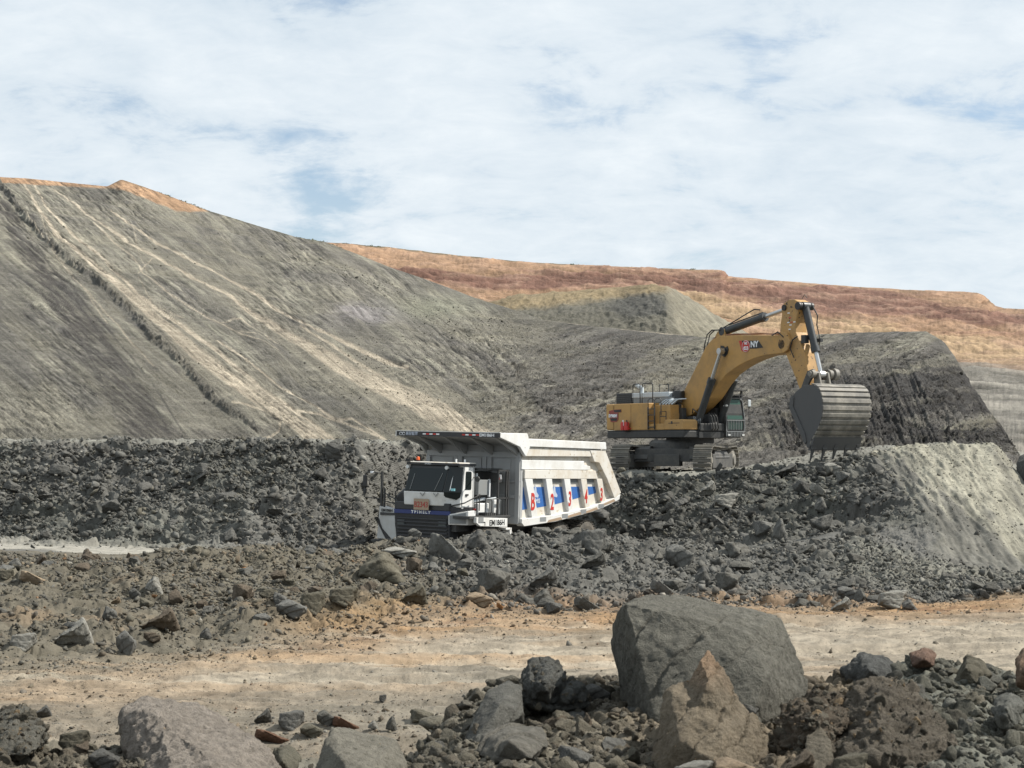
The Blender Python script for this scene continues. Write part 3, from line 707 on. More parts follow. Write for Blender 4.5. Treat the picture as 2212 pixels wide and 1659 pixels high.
# ------------------------------------------------------------------ dump truck
def truck_frame():
    a = R(30.7); f = Vector((-math.sin(a), -math.cos(a), 0)); up = Vector((0, 0, 1)); l = Vector((-f.y, f.x, 0))
    ptc, rl = R(.8), R(1.3)
    f2 = f * math.cos(ptc) + up * math.sin(ptc); up = f2.cross(l)
    l2 = l * math.cos(rl) - up * math.sin(rl); up2 = f2.cross(l2)
    return Matrix((f2, l2, up2)).transposed()
def build_truck():
    A = truck_frame()
    T = empty('dump_truck', 'white mining dump truck numbered B2343 standing between the rubble banks below the excavator', 'dump truck', (-1.466, 62.026, -.75), A)
    H = 2.01; W = .10
    # ---------------- body of welded plate, open on top
    b = MB()
    bot = [(.0, 1.60), (-2.4, 1.72), (-5.2, 2.0), (-7.30, 2.42)]
    for sgn in (1, -1):
        yo, yi = sgn * (H - .13), sgn * (H - .22)
        side = [(0, 1.62)] + bot[1:] + [(-7.45, 2.62), (-6.12, 4.35), (0, 4.42)]
        b.prism(side, yi, yo)
    # floor plate and front wall
    for i in range(3):
        (x0, z0), (x1, z1) = bot[i], bot[i + 1]
        b.hexa([(x0, -H + .22, z0), (x0, H - .22, z0), (x1, H - .22, z1), (x1, -H + .22, z1)], [(x0, -H + .22, z0 + .1), (x0, H - .22, z0 + .1), (x1, H - .22, z1 + .1), (x1, -H + .22, z1 + .1)])
    body = b.build('dump_body', m_whited, T, bevel=.012)
    fw = MB().box((-.10, -1.93, 1.62), (0.0, 1.93, 4.36))
    for z0, z1 in ((3.92, 4.12), (2.50, 2.62), (1.62, 1.86), (3.06, 3.12)): fw.box((0, -1.95, z0), (.07, 1.95, z1))
    for y in (-1.95, -.78, -.60, .42, .62, 1.78): fw.box((0, y, 1.62), (.09, y + .17, 3.92))
    for y in (-1.2, 0.0, 1.2): fw.box((.0, y - .35, 3.14), (.03, y + .35, 3.88))
    fw.build('front_wall', m_wsteel, body, bevel=.01)
    # ---------------- outer skin of each side: rails, ribs, recessed blue panels
    for sgn in (1, -1):
        def Y(v): return sgn * v
        u = MB()
        u.prism([(-.02, 4.32), (-6.10, 4.30), (-6.05, 4.57), (-.22, 4.60)], Y(1.80), Y(H + .10))       # top rail
        u.build('top_rail', m_white, body, bevel=.02)
        u = MB()
        u.prism([(-.02, 3.98), (-5.02, 4.02), (-5.02, 4.285), (-.30, 4.31)], Y(1.78), Y(H + .035))
        u.build('side_beam', m_whited, body, bevel=.015)
        u = MB()
        u.prism([(0, 3.52), (-5.10, 3.52), (-5.05, 3.66), (-4.62, 3.70), (-4.55, 3.85), (0, 3.85)], Y(1.78), Y(H - .02)); u.build('side_beam', m_white, body, bevel=.015)
        u = MB(); u.prism([(-.16, 3.20), (-5.62, 3.19), (-5.42, 3.50), (-.16, 3.505)], Y(1.78), Y(H + .02)); u.build('side_beam', m_whited, body, bevel=.015)
        u = MB(); u.box((-.16, Y(1.78), 1.66), (0, Y(H - .05), 3.85)); u.build('corner_post', m_wsteel, body, bevel=.01)
        # rear reinforcing plate
        u = MB(); u.prism([(-4.86, 4.27), (-6.10, 4.27), (-7.48, 2.66), (-6.95, 2.44), (-6.30, 3.19), (-5.62, 3.80), (-5.25, 3.83)], Y(1.78), Y(H + .055)); u.build('rear_plate', m_whited, body, bevel=.015)
        # ribs, leaning towards the tail
        ribx = [(-.20, -.76), (-1.66, -2.10), (-3.00, -3.44), (-4.28, -4.70), (-5.52, -5.95)]
        for i, (xt, xb) in enumerate(ribx):
            wt, wb = (.52, .42) if i == 0 else (.45, .37)
            zb = np.interp(-xb, [0, 2.4, 5.2, 7.3], [1.78, 1.88, 2.14, 2.52])
            u = MB(); u.prism([(xt, 3.195), (xt - wt, 3.195), (xb - wb, zb), (xb, zb)], Y(1.78), Y(H + .015)); u.build('side_rib', m_white if i < 3 else m_whited, body, bevel=.015)
        # lower rail follows the sloping bottom
        u = MB()
        pts = [(.02, 1.66), (-.16, 1.54), (-2.4, 1.66), (-5.2, 1.96), (-6.5, 2.20), (-7.36, 2.40), (-7.44, 2.60), (-6.9, 2.46), (-5.2, 2.16), (-2.4, 1.90), (0.0, 1.80)]
        u.prism(pts, Y(1.78), Y(H + .05)); low = u.build('bottom_rail', m_white, body, bevel=.015)
        for x in (-1.3, -2.9, -4.3, -5.7):
            z = np.interp(-x, [0, 2.4, 5.2, 7.3], [1.72, 1.80, 2.08, 2.47]); MB().box((x - .38, Y(H + .052), z - .075), (x + .05, Y(H + .058), z + .075)).build('pocket', m_grey, low)
        for x in (-2.25, -3.7, -5.0, -6.4):
            z = np.interp(-x, [0, 2.4, 5.2, 7.3], [1.57, 1.665, 1.965, 2.405])
            sl = np.interp(-x, [0, 2.4, 5.2, 7.3], [.05, .08, .15, .19])
            p = [(x - .62, z + .62 * sl + .02), (x + .5, z - .5 * sl + .02), (x + .38, z - .38 * sl + .10), (x - .5, z + .5 * sl + .12)]
            decal(p, m_tan, low, 'bare_patch', .004, 1, Y(H + .0535), sgn)
        # blue and white painted band on the recessed panels
        blue = [(-.16, 2.10), (-.16, 2.90), (-5.9, 2.90), (-6.3, 2.72), (-5.1, 2.58), (-2.4, 2.24)]
        decal(blue, m_blue, body, 'blue_stripe', .006, 1, Y(H - .129), sgn)
        decal([(-.75, 3.19), (-6.2, 3.19), (-6.2, 3.05), (-.75, 3.05)], m_grey, body, 'dark_band', .004, 1, Y(H - .129), sgn)
        # painted fleet number on the ribs
        for i, ch in enumerate('B2343' if sgn > 0 else '3432B'):
            xt, xb = ribx[i]; zz = 2.36 + (.0, -.02, .08, .16, .22)[i]
            f = (3.195 - zz) / 1.3; xc = xt + (xb - xt) * f - .21
            text(ch, (.84, .80, .74, .70, .66)[i], m_red, body, (xc, Y(H + .022), zz), (-sgn, 0, 0), (.0, 0, 1), 'painted_number', .004, .018, .62)
        # pale bird mark
        for xo in (-1.13, -2.50):
            mk = MB()
            mk.prism([(xo, 3.00), (xo - .10, 2.86), (xo - .13, 2.72), (xo - .28, 2.60), (xo - .24, 2.52), (xo - .02, 2.55), (xo + .16, 2.60), (xo + .06, 2.66), (xo + .03, 2.84)], Y(H - .122), Y(H - .117))
            mk.build('bird_mark', m_gtext, body)
        text('EMIS', .22, m_gtext, body, (-1.30, Y(H - .120), 2.40), (-sgn, 0, 0), (0, 0, 1), 'lettering', .003, .006, 1.0)
    # ---------------- canopy over the cab
    c = MB()
    fr, X1 = 2.06, 1.74
    # roof plate, sloping underside
    c.hexa([(-.14, -1.99, 4.31), (-.14, 1.99, 4.31), (X1, 2.12, 4.62), (X1, -2.10, 4.62)], [(-.14, -1.99, 4.62), (-.14, 1.99, 4.62), (X1, 2.12, 4.755), (X1, -2.10, 4.755)])
    for y in (-1.35, -.28, .80, 1.82):
        c.prism([(.03, 4.325), (1.55, 4.58), (1.35, 4.50), (.30, 4.10), (.03, 3.98)], y - .05, y + .05)
    can = c.build('canopy', m_wsteel, body, bevel=.008)
    for sgn in (1, -1):
        w = MB().prism([(X1, 4.76), (-.10, 4.775), (-.20, 4.62), (-.30, 4.30), (-.04, 3.97), (.05, 4.03), (.38, 4.30), (X1, 4.60)], sgn * 2.0, sgn * (2.13)) if sgn > 0 else \
            MB().prism([(X1, 4.76), (-.10, 4.775), (-.20, 4.62), (-.30, 4.30), (-.04, 3.97), (.05, 4.03), (.38, 4.30), (X1, 4.60)], -2.0, -2.10)
        w.build('canopy_wing', m_white, body, bevel=.015)
    f = MB().hexa([(X1 + .003, -2.10, 4.59), (X1 + .003, 2.14, 4.59), (X1 + .003, 2.14, 4.745), (X1 + .003, -2.10, 4.745)], [(X1 + .04, -2.10, 4.59), (X1 + .04, 2.14, 4.59), (X1 + .04, 2.14, 4.745), (X1 + .04, -2.10, 4.745)]).build('canopy_fascia', m_black, body)
    MB().box((X1 - .02, -2.13, 4.75), (X1 + .045, 2.14, 4.775)).box((X1 - .02, -2.145, 4.57), (X1 + .045, -2.105, 4.77)).build('canopy_edge', m_white, body)
    xf = X1 + .043
    text('EM186H', .15, m_wtext, f, (xf, 1.62, 4.665), (0, 1, 0), (0, 0, 1), 'lettering', .002, .004, 1.15)
    text('易控智驾', .13, m_gtext, f, (xf, -1.46, 4.665), (0, 1, 0), (0, 0, 1), 'lettering', .002, .003, 1.0)
    lg = MB()
    for s_ in (-1, 1):
        lg.pipe([(xf, -1.86 + s_ * .06 + .055 * math.cos(t), 4.665 + .05 * math.sin(t)) for t in np.linspace(0, 5.6, 10)], .011, 5)
    lg.build('looped_mark', m_wtext, f)
    for y0, seq in ((-1.0, 'wrwrw'), (.62, 'rwrwr')):
        for k, ch in enumerate(seq):
            MB().box((xf - .004, y0 + k * .14, 4.645), (xf + .004, y0 + k * .14 + .13, 4.69)).build('reflector', m_wtext if ch == 'w' else m_red, f)
    # ---------------- chassis
    ch = MB().box((-6.3, -.62, .95), (2.6, -.42, 1.38)).box((-6.3, .42, .95), (2.6, .62, 1.38))
    for x in (-6.0, -3.9, -1.8, .2, 2.2): ch.box((x, -.42, 1.0), (x + .2, .42, 1.3))
    ch.box((-5.5, -1.2, .68), (-4.9, 1.2, .98)).box((-3.6, -1.2, .68), (-3.0, 1.2, .98)).box((1.45, -1.3, .66), (1.85, 1.3, .90))
    ch.tube((-.9, 0, 1.1), (-.3, 0, 3.1), .16, 14).box((-1.3, -1.35, 1.40), (0, 1.35, 1.58))
    ch.build('chassis', m_blackm, T, bevel=.01)
    def wheel(x, y, z, sgn, dual):
        r, w = .80, .46
        yc = y
        m = MB()
        prof = [(.42, -w / 2 + .03), (.62, -w / 2), (.74, -w / 2 + .02), (r, -w / 2 + .07), (r + .005, -.02), (r + .005, .02), (r, w / 2 - .07), (.74, w / 2 - .02), (.62, w / 2), (.42, w / 2 - .03)]
        ys = [yc] + ([yc - sgn * .56] if dual else [])
        for yy in ys:
            m.lathe(prof, (x, yy, z), 1, 44)
            for k in range(36):
                t = 2 * math.pi * k / 36
                for s_ in (-1, 1):
                    rot = Matrix.Rotation(-t, 3, 'Y') @ Matrix.Rotation(s_ * .45, 3, 'X')
                    cc = Vector((x, yy + s_ * .11, z)) + Matrix.Rotation(-t, 3, 'Y') @ Vector((r + .008, 0, 0))
                    m.box(cc - Vector((.028, .11, .032)), cc + Vector((.028, .11, .032)), rot)
        wo = m.build('wheel', m_rubber, T)
        rm = MB()
        for yy in ys:
            rm.lathe([(.0, .02 * sgn), (.16, .02 * sgn), (.30, .05 * sgn), (.43, .19 * sgn), (.43, -.19 * sgn), (.0, -.19 * sgn)], (x, yy, z), 1, 30)
        for k in range(10):
            t = 2 * math.pi * k / 10; rm.tube((x + .24 * math.cos(t), yc + .03 * sgn, z + .24 * math.sin(t)), (x + .24 * math.cos(t), yc + .075 * sgn, z + .24 * math.sin(t)), .022, 6)
        rm.build('rim', m_grey, wo, smooth=True)
        return wo
    for x, z, dual in ((1.65, .80, False), (-3.15, .80, True), (-5.15, .82, True)):
        for sgn in (1, -1): wheel(x, sgn * (1.62 if not dual else 1.66), z, sgn, dual)
    # ---------------- deck, bumper
    d = MB().box((.35, -1.85, 1.84), (3.02, 1.80, 1.93)).box((.35, -1.20, 1.38), (2.9, 1.20, 1.84))
    d.build('deck', m_blackm, T, bevel=.01)
    bp = MB()
    bp.hexa([(2.45, -1.22, .70), (2.95, -1.22, .70), (2.95, 1.0, .70), (2.45, 1.0, .70)], [(2.45, -1.22, 2.0), (3.05, -1.22, 2.0), (3.05, 1.0, 2.0), (2.45, 1.0, 2.0)])
    for k in range(9): bp.box((2.96 + .006 * k, -1.1, .80 + k * .118), (3.035 + .006 * k, .92, .86 + k * .118))
    bump = bp.build('bumper', m_black, T, bevel=.015)
    st = MB().box((3.0, -1.22, 1.935), (3.085, 1.02, 2.07)).build('blue_trim', m_navy, bump, bevel=.006)
    text('T P I M E L Y', .13, m_wtext, st, (3.09, -.12, 2.0), (0, 1, 0), (0, 0, 1), 'lettering', .002, .006, 1.1)
    bd = MB().box((2.3, -1.22, 2.072), (3.07, 1.0, 2.33)).prism([(2.3, 1.0), (3.0, 1.0), (2.55, 1.50), (2.2, 1.50)], 2.0, 2.22, 2).build('bumper_band', m_black, bump, bevel=.02)
    # pale corner panel on the far side with black slash
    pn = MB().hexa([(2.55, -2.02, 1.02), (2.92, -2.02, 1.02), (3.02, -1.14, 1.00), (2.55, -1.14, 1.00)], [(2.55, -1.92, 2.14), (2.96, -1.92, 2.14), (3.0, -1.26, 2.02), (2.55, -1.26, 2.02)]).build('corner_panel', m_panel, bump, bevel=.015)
    MB().hexa([(2.925, -1.60, 1.03), (2.925, -1.35, 1.03), (3.0, -1.35, 1.03), (3.0, -1.60, 1.03)], [(2.95, -1.97, 1.75), (2.95, -1.93, 1.50), (2.975, -1.93, 1.50), (2.985, -1.97, 1.75)]).build('black_slash', m_btext, pn)
    text('EM186H', .13, m_btext, pn, (2.995, -1.58, 2.0), (0.08, 1, 0), (0, 0, 1), 'lettering', .003, .004, 1.1)
    MB().box((2.5, -2.06, .88), (2.98, -1.1, .99)).build('skid', m_blackm, bump, bevel=.01)
    # near-side step corner
    sc = MB().hexa([(2.25, .98, 1.62), (3.06, .98, 1.62), (2.72, 1.54, 1.62), (2.25, 1.54, 1.62)], [(2.25, .98, 1.97), (3.08, .98, 1.97), (2.74, 1.56, 2.10), (2.25, 1.56, 2.12)]).build('step_corner', m_white, bump, bevel=.02)
    MB().hexa([(3.055, 1.03, 1.67), (2.775, 1.50, 1.67), (2.785, 1.505, 1.67), (3.065, 1.035, 1.67)], [(3.065, 1.03, 1.93), (2.785, 1.50, 2.04), (2.795, 1.505, 2.04), (3.075, 1.035, 1.93)]).build('step_mesh', m_grey, sc)
    MB().box((2.235, 1.45, 2.12), (2.33, 1.58, 2.17)).build('marker_lamp', m_red, sc)
    for y in (-.95, .72):
        MB().box((2.99, y - .15, 1.52), (3.06, y + .15, 1.72)).build('headlight', m_mirrorg, bump, bevel=.02)
    # long white side skirt with the model lettering
    sk = MB().prism([(2.50, 1.60), (.72, 1.53), (.72, 1.83), (2.75, 1.90), (2.75, 1.72)], 1.78, 1.90).build('side_skirt', m_white, T, bevel=.012)
    text('EM186H', .26, m_btext, sk, (1.42, 1.904, 1.69), (-1, 0, 0), (0, 0, 1), 'lettering', .003, .006, 1.12)
    MB().prism([(2.45, 1.71), (2.22, 1.71), (2.22, 1.62), (2.19, 1.62), (2.19, 1.74), (2.45, 1.74)], 1.903, 1.909).build('black_stripe', m_btext, sk)
    MB().box((2.32, 1.9, 1.72), (2.62, 1.915, 1.9)).build('inspection_plate', m_grey, sk)
    MB().box((.36, 1.55, 1.42), (.74, 1.86, 1.50)).box((.34, 1.62, 1.26), (.48, 1.86, 1.50)).build('step_bracket', m_white, T, bevel=.02)
    # ---------------- cab
    y0, y1 = -.80, 1.30
    cb = MB()
    cb.hexa([(2.08, y0, 2.24), (3.12, y0, 2.24), (3.12, .72, 2.24), (2.08, y1, 2.24)], [(2.08, y0, 2.70), (3.16, y0, 2.70), (3.16, .78, 2.70), (2.08, y1, 2.70)])
    cb.hexa([(2.70, .6, 2.241), (3.119, .6, 2.241), (3.119, .72, 2.241), (2.70, y1, 2.241)], [(2.70, .6, 2.699), (3.158, .6, 2.699), (3.158, .78, 2.699), (2.70, y1 + .02, 2.699)])
    cb.hexa([(2.05, y0, 2.2), (2.86, y0, 2.2), (2.86, y1, 2.2), (2.05, y1, 2.2)], [(2.05, y0 + .08, 3.63), (2.80, y0 + .08, 3.63), (2.80, y1 - .02, 3.63), (2.05, y1 - .02, 3.63)])
    cab = cb.build('cab', m_white, T, bevel=.03)
    # black upper shell, windshield and corner glass
    sh = MB().hexa([(2.80, y0 + .02, 2.705), (3.13, y0 + .02, 2.705), (3.13, .80, 2.705), (2.80, y1 + .02, 2.705)], [(2.76, y0 + .10, 3.60), (2.98, y0 + .13, 3.60), (2.98, .92, 3.60), (2.70, y1 + .0, 3.60)])
    sh.box((1.98, y0 + .02, 3.60), (3.06, y1 + .06, 3.685))
    sh.build('cab_shell', m_black, cab, bevel=.02)
    MB().hexa([(1.98, y0 + .02, 3.688), (3.08, y0 + .02, 3.688), (3.06, y1 + .06, 3.688), (1.98, y1 + .06, 3.688)], [(2.02, y0 + .05, 3.715), (3.04, y0 + .05, 3.715), (3.02, y1 + .02, 3.715), (2.02, y1 + .02, 3.715)]).build('roof_panel', m_whited, cab, bevel=.008)
    MB().hexa([(3.11, y0 + .05, 2.73), (3.145, y0 + .05, 2.73), (3.145, .76, 2.73), (3.11, .76, 2.73)], [(2.97, y0 + .17, 3.50), (3.01, y0 + .17, 3.50), (3.01, .88, 3.50), (2.97, .88, 3.50)]).build('windshield', m_glass, cab, bevel=.006)
    # drop-shaped corner window, reaching below the belt line
    MB().hexa([(3.125, .80, 2.71), (2.83, y1 + .02, 2.71), (2.85, y1 + .045, 2.71), (3.15, .82, 2.71)], [(2.99, .925, 3.56), (2.74, y1 + .005, 3.56), (2.76, y1 + .03, 3.56), (3.01, .945, 3.56)]).build('corner_window', m_glass, cab)
    MB().hexa([(3.105, .80, 2.55), (2.87, 1.155, 2.46), (2.86, 1.30, 2.55), (3.10, .79, 2.60)], [(3.14, .83, 2.71), (2.89, 1.20, 2.712), (2.85, y1 + .04, 2.712), (3.12, .80, 2.712)]).build('corner_window', m_glass, cab)
    # door, lit side
    dr = MB().prism([(2.78, 2.16), (2.14, 2.16), (2.14, 3.56), (2.66, 3.56), (2.78, 2.70)], y1 - .02, y1 + .035).build('door', m_white, cab, bevel=.02)
    MB().prism([(2.62, 2.80), (2.26, 2.80), (2.24, 2.86), (2.24, 3.38), (2.28, 3.42), (2.58, 3.42), (2.61, 3.36)], y1 + .03, y1 + .05).build('side_window', m_glass, dr, bevel=.01)
    MB().box((2.45, y1 + .04, 2.60), (2.60, y1 + .075, 2.66)).build('handle', m_btext, dr)
    MB().box((2.02, y1 - .06, 2.2), (2.12, y1 + .02, 3.6)).build('rear_pillar', m_wsteel, cab, bevel=.01)
    # wipers
    for a, bq in (((3.15, -.55, 2.76), (3.055, -.42, 3.30)), ((3.15, .45, 2.76), (3.05, .70, 3.35)), ((3.06, 1.0, 2.76), (2.95, 1.06, 3.30))):
        MB().pipe([a, bq], .012, 5).build('wiper', m_wtext if bq[1] > 1 else m_grey, cab)
    for y in (-.02, .52):
        MB().pipe([(3.18, y - .09, 2.66), (3.18, y, 2.56), (3.18, y + .1, 2.68)], .014, 5).build('wiper_mark', m_grey, cab)
    MB().box((3.0, .90, 2.76), (3.03, 1.18, 2.84)).build('dash_sheet', paint('cyan_sheet', (.30, .62, .66), .4), cab)
    # numbered plate
    pl = MB().box((3.19, -.34, 2.08), (3.21, .27, 2.46)).box((3.10, -.3, 2.3), (3.19, .2, 2.35)).build('number_plate', m_plate, cab, bevel=.005)
    text('B2343', .27, m_pred, pl, (3.214, -.035, 2.255), (0, 1, 0), (0, 0, 1), 'lettering', .003, .004, .82)
    # round lamps at the roof corners, beacon, aerials
    for y in (y0 + .08, .86):
        MB().tube((3.0, y, 3.53), (3.09, y, 3.53), .062, 14).build('roof_lamp', m_lens, cab, smooth=True)
    MB().tube((2.9, -.42, 3.71), (2.9, -.42, 3.76), .085, 14).build('beacon_base', m_btext, cab)
    MB().lathe([(.0, .12), (.04, .115), (.058, .09), (.06, 0.0), (0, 0)], (2.9, -.42, 3.76), 2, 16).build('beacon', m_orange, cab, smooth=True)
    MB().tube((2.95, -.72, 3.71), (2.95, -.72, 3.86), .02, 6).box((2.9, -.80, 3.71), (3.1, -.62, 3.80)).build('roof_sensor', m_btext, cab)
    MB().tube((2.7, 1.0, 3.71), (2.7, 1.0, 3.83), .03, 8).build('aerial', m_wtext, cab); MB().tube((2.15, 1.0, 3.71), (2.15, 1.0, 3.82), .03, 8).build('aerial', m_wtext, cab)
    text('EM186H', .06, m_wtext, cab, (3.065, .1, 3.645), (0, 1, 0), (0, 0, 1), 'lettering', .002, .0, 1.2)
    # mirror on the door
    MB().pipe([(2.06, 1.32, 3.22), (2.5, 1.72, 3.24)], .016, 6).build('mirror_arm', m_btext, cab)
    MB().lathe([(0, .03), (.085, .03), (.10, 0), (.085, -.03), (0, -.03)], (2.5, 1.74, 3.18), 0, 18).build('mirror', m_blackm, cab, smooth=True)
    # ---------------- far-side mirror frame and deck rail
    fr = MB().box((2.86, -1.92, 2.10), (2.93, -1.85, 3.30)).box((2.86, -1.80, 2.10), (2.92, -1.74, 2.75))
    fr.pipe([(2.9, -1.89, 3.26), (2.9, -2.3, 3.30), (2.9, -2.52, 3.28), (2.9, -2.60, 3.18), (2.9, -2.60, 2.42)], .018, 7)
    fr.pipe([(2.9, -2.58, 2.42), (2.9, -1.89, 2.38)], .016, 6)
    mf = fr.build('mirror_frame', m_blackm, T)
    MB().box((2.86, -2.68, 2.78), (2.94, -2.51, 3.19)).build('mirror', m_btext, mf, bevel=.03)
    MB().box((2.86, -2.66, 2.54), (2.93, -2.53, 2.72)).build('mirror', m_btext, mf, bevel=.03)
    MB().box((2.87, -2.36, 3.26), (2.94, -2.26, 3.33)).build('clamp', m_wtext, mf)
    rl = MB()
    rl.pipe([(2.9, -1.82, 2.62), (2.88, -1.20, 2.34)], .022, 6).pipe([(2.9, -1.82, 2.34), (2.9, -1.20, 2.20)], .02, 6).pipe([(2.9, -1.78, 2.1), (2.9, -1.78, 2.75)], .02, 6)
    rl.pipe([(2.7, -1.44, 2.1), (2.7, -1.44, 2.66), (2.7, -1.36, 2.72), (2.7, -1.22, 2.72)], .02, 6)
    rl.build('handrail', m_blackm, T)
    MB().lathe([(0, .35), (.26, .35), (.34, .28), (.34, -.28), (.26, -.35), (0, -.35)], (2.35, -1.12, 2.36), 0, 24).lathe([(0, .12), (.2, .1), (.27, 0), (0, 0)], (2.35, -1.12, 2.66), 2, 20).build('air_filter', m_btext, T, smooth=True)
    MB().pipe([(3.0, .98, 2.24), (2.78, 1.42, 2.36), (2.30, 1.60, 2.58), (2.12, 1.62, 2.66)], .022, 7).pipe([(2.28, 1.60, 2.1), (2.28, 1.60, 2.58)], .018, 6).pipe([(2.14, 1.62, 2.1), (2.14, 1.62, 2.66)], .018, 6).build('handrail', m_blackm, T)
    # ---------------- engine module and open frame behind the cab
    en = MB().box((.45, -.75, 1.93), (1.85, 1.05, 3.42)).box((.9, -1.1, 2.0), (1.6, -.75, 3.1))
    en.box((.30, -.80, 3.46), (1.95, 1.40, 3.53))
    for z in (2.2, 2.75, 3.1): en.tube((.7, 1.05, z), (1.7, 1.10, z), .06, 10)
    for k in range(6): en.tube((1.72 - .02 * k, 1.08 + .05 * (k % 2), 2.55 + .13 * k), (1.98, 1.15, 2.5 + .15 * k), .035, 8)
    eng = en.build('engine_module', m_blackm, T, bevel=.01)
    MB().box((1.22, 1.10, 2.62), (1.90, 1.42, 3.14)).build('radiator', m_grey, eng, bevel=.012)
    MB().box((1.16, 1.36, 2.56), (1.215, 1.44, 3.16)).build('white_strip', m_wtext, eng)
    MB().tube((1.7, 1.2, 3.16), (1.7, 1.2, 3.36), .05, 10).build('filler_cap', m_silver, eng, smooth=True)
    MB().box((1.15, 1.0, 1.94), (1.85, 1.40, 2.34)).build('tank', m_white, eng, bevel=.03)
    MB().box((.48, 1.1, 1.94), (.98, 1.5, 2.46)).build('tank', m_white, eng, bevel=.03)
    MB().tube((1.9, 1.2, 2.4), (1.3, 1.3, 2.5), .05, 10).tube((1.6, 1.2, 2.42), (.8, 1.45, 2.52), .03, 8).build('air_pipe', m_silver, eng, smooth=True)
    fm = MB()
    for x, z0 in ((1.07, 1.90), (.52, 1.90), (.40, 1.90)): fm.box((x - .03, 1.66, z0), (x + .03, 1.72, 3.50))
    fm.box((.37, 1.66, 3.44), (1.10, 1.72, 3.50)).box((.37, 1.66, 2.50), (1.10, 1.72, 2.54)).box((.37, 1.05, 3.44), (.43, 1.7, 3.50)).box((1.04, 1.3, 3.44), (1.10, 1.7, 3.50))
    fm.box((.37, 1.66, 3.02), (.43, 1.70, 3.06))
    fm.pipe([(1.95, 1.74, 1.92), (1.95, 1.74, 2.50), (1.10, 1.74, 2.50)], .02, 6).pipe([(1.52, 1.74, 1.92), (1.52, 1.74, 2.46)], .02, 6)
    for k in range(3): fm.pipe([(.92 - .13 * k, 1.74, 1.92), (.92 - .13 * k, 1.74, 2.44)], .014, 5)
    for k in range(5): fm.box((1.88 - .13 * k, 1.45, 1.935), (1.80 - .13 * k, 1.76, 2.03))
    fm.box((.70, 1.3, 3.06), (.98, 1.62, 3.38))
    fm.build('rear_frame', m_blackm, T)
    for k in range(3): MB().box((.93 - .07 * k, 1.63, 3.16), (.91 - .07 * k, 1.64, 3.34), Matrix.Rotation(.3, 3, 'Y')).build('tag_plate', m_wtext if k else m_red, T)
    return T
truck = build_truck()
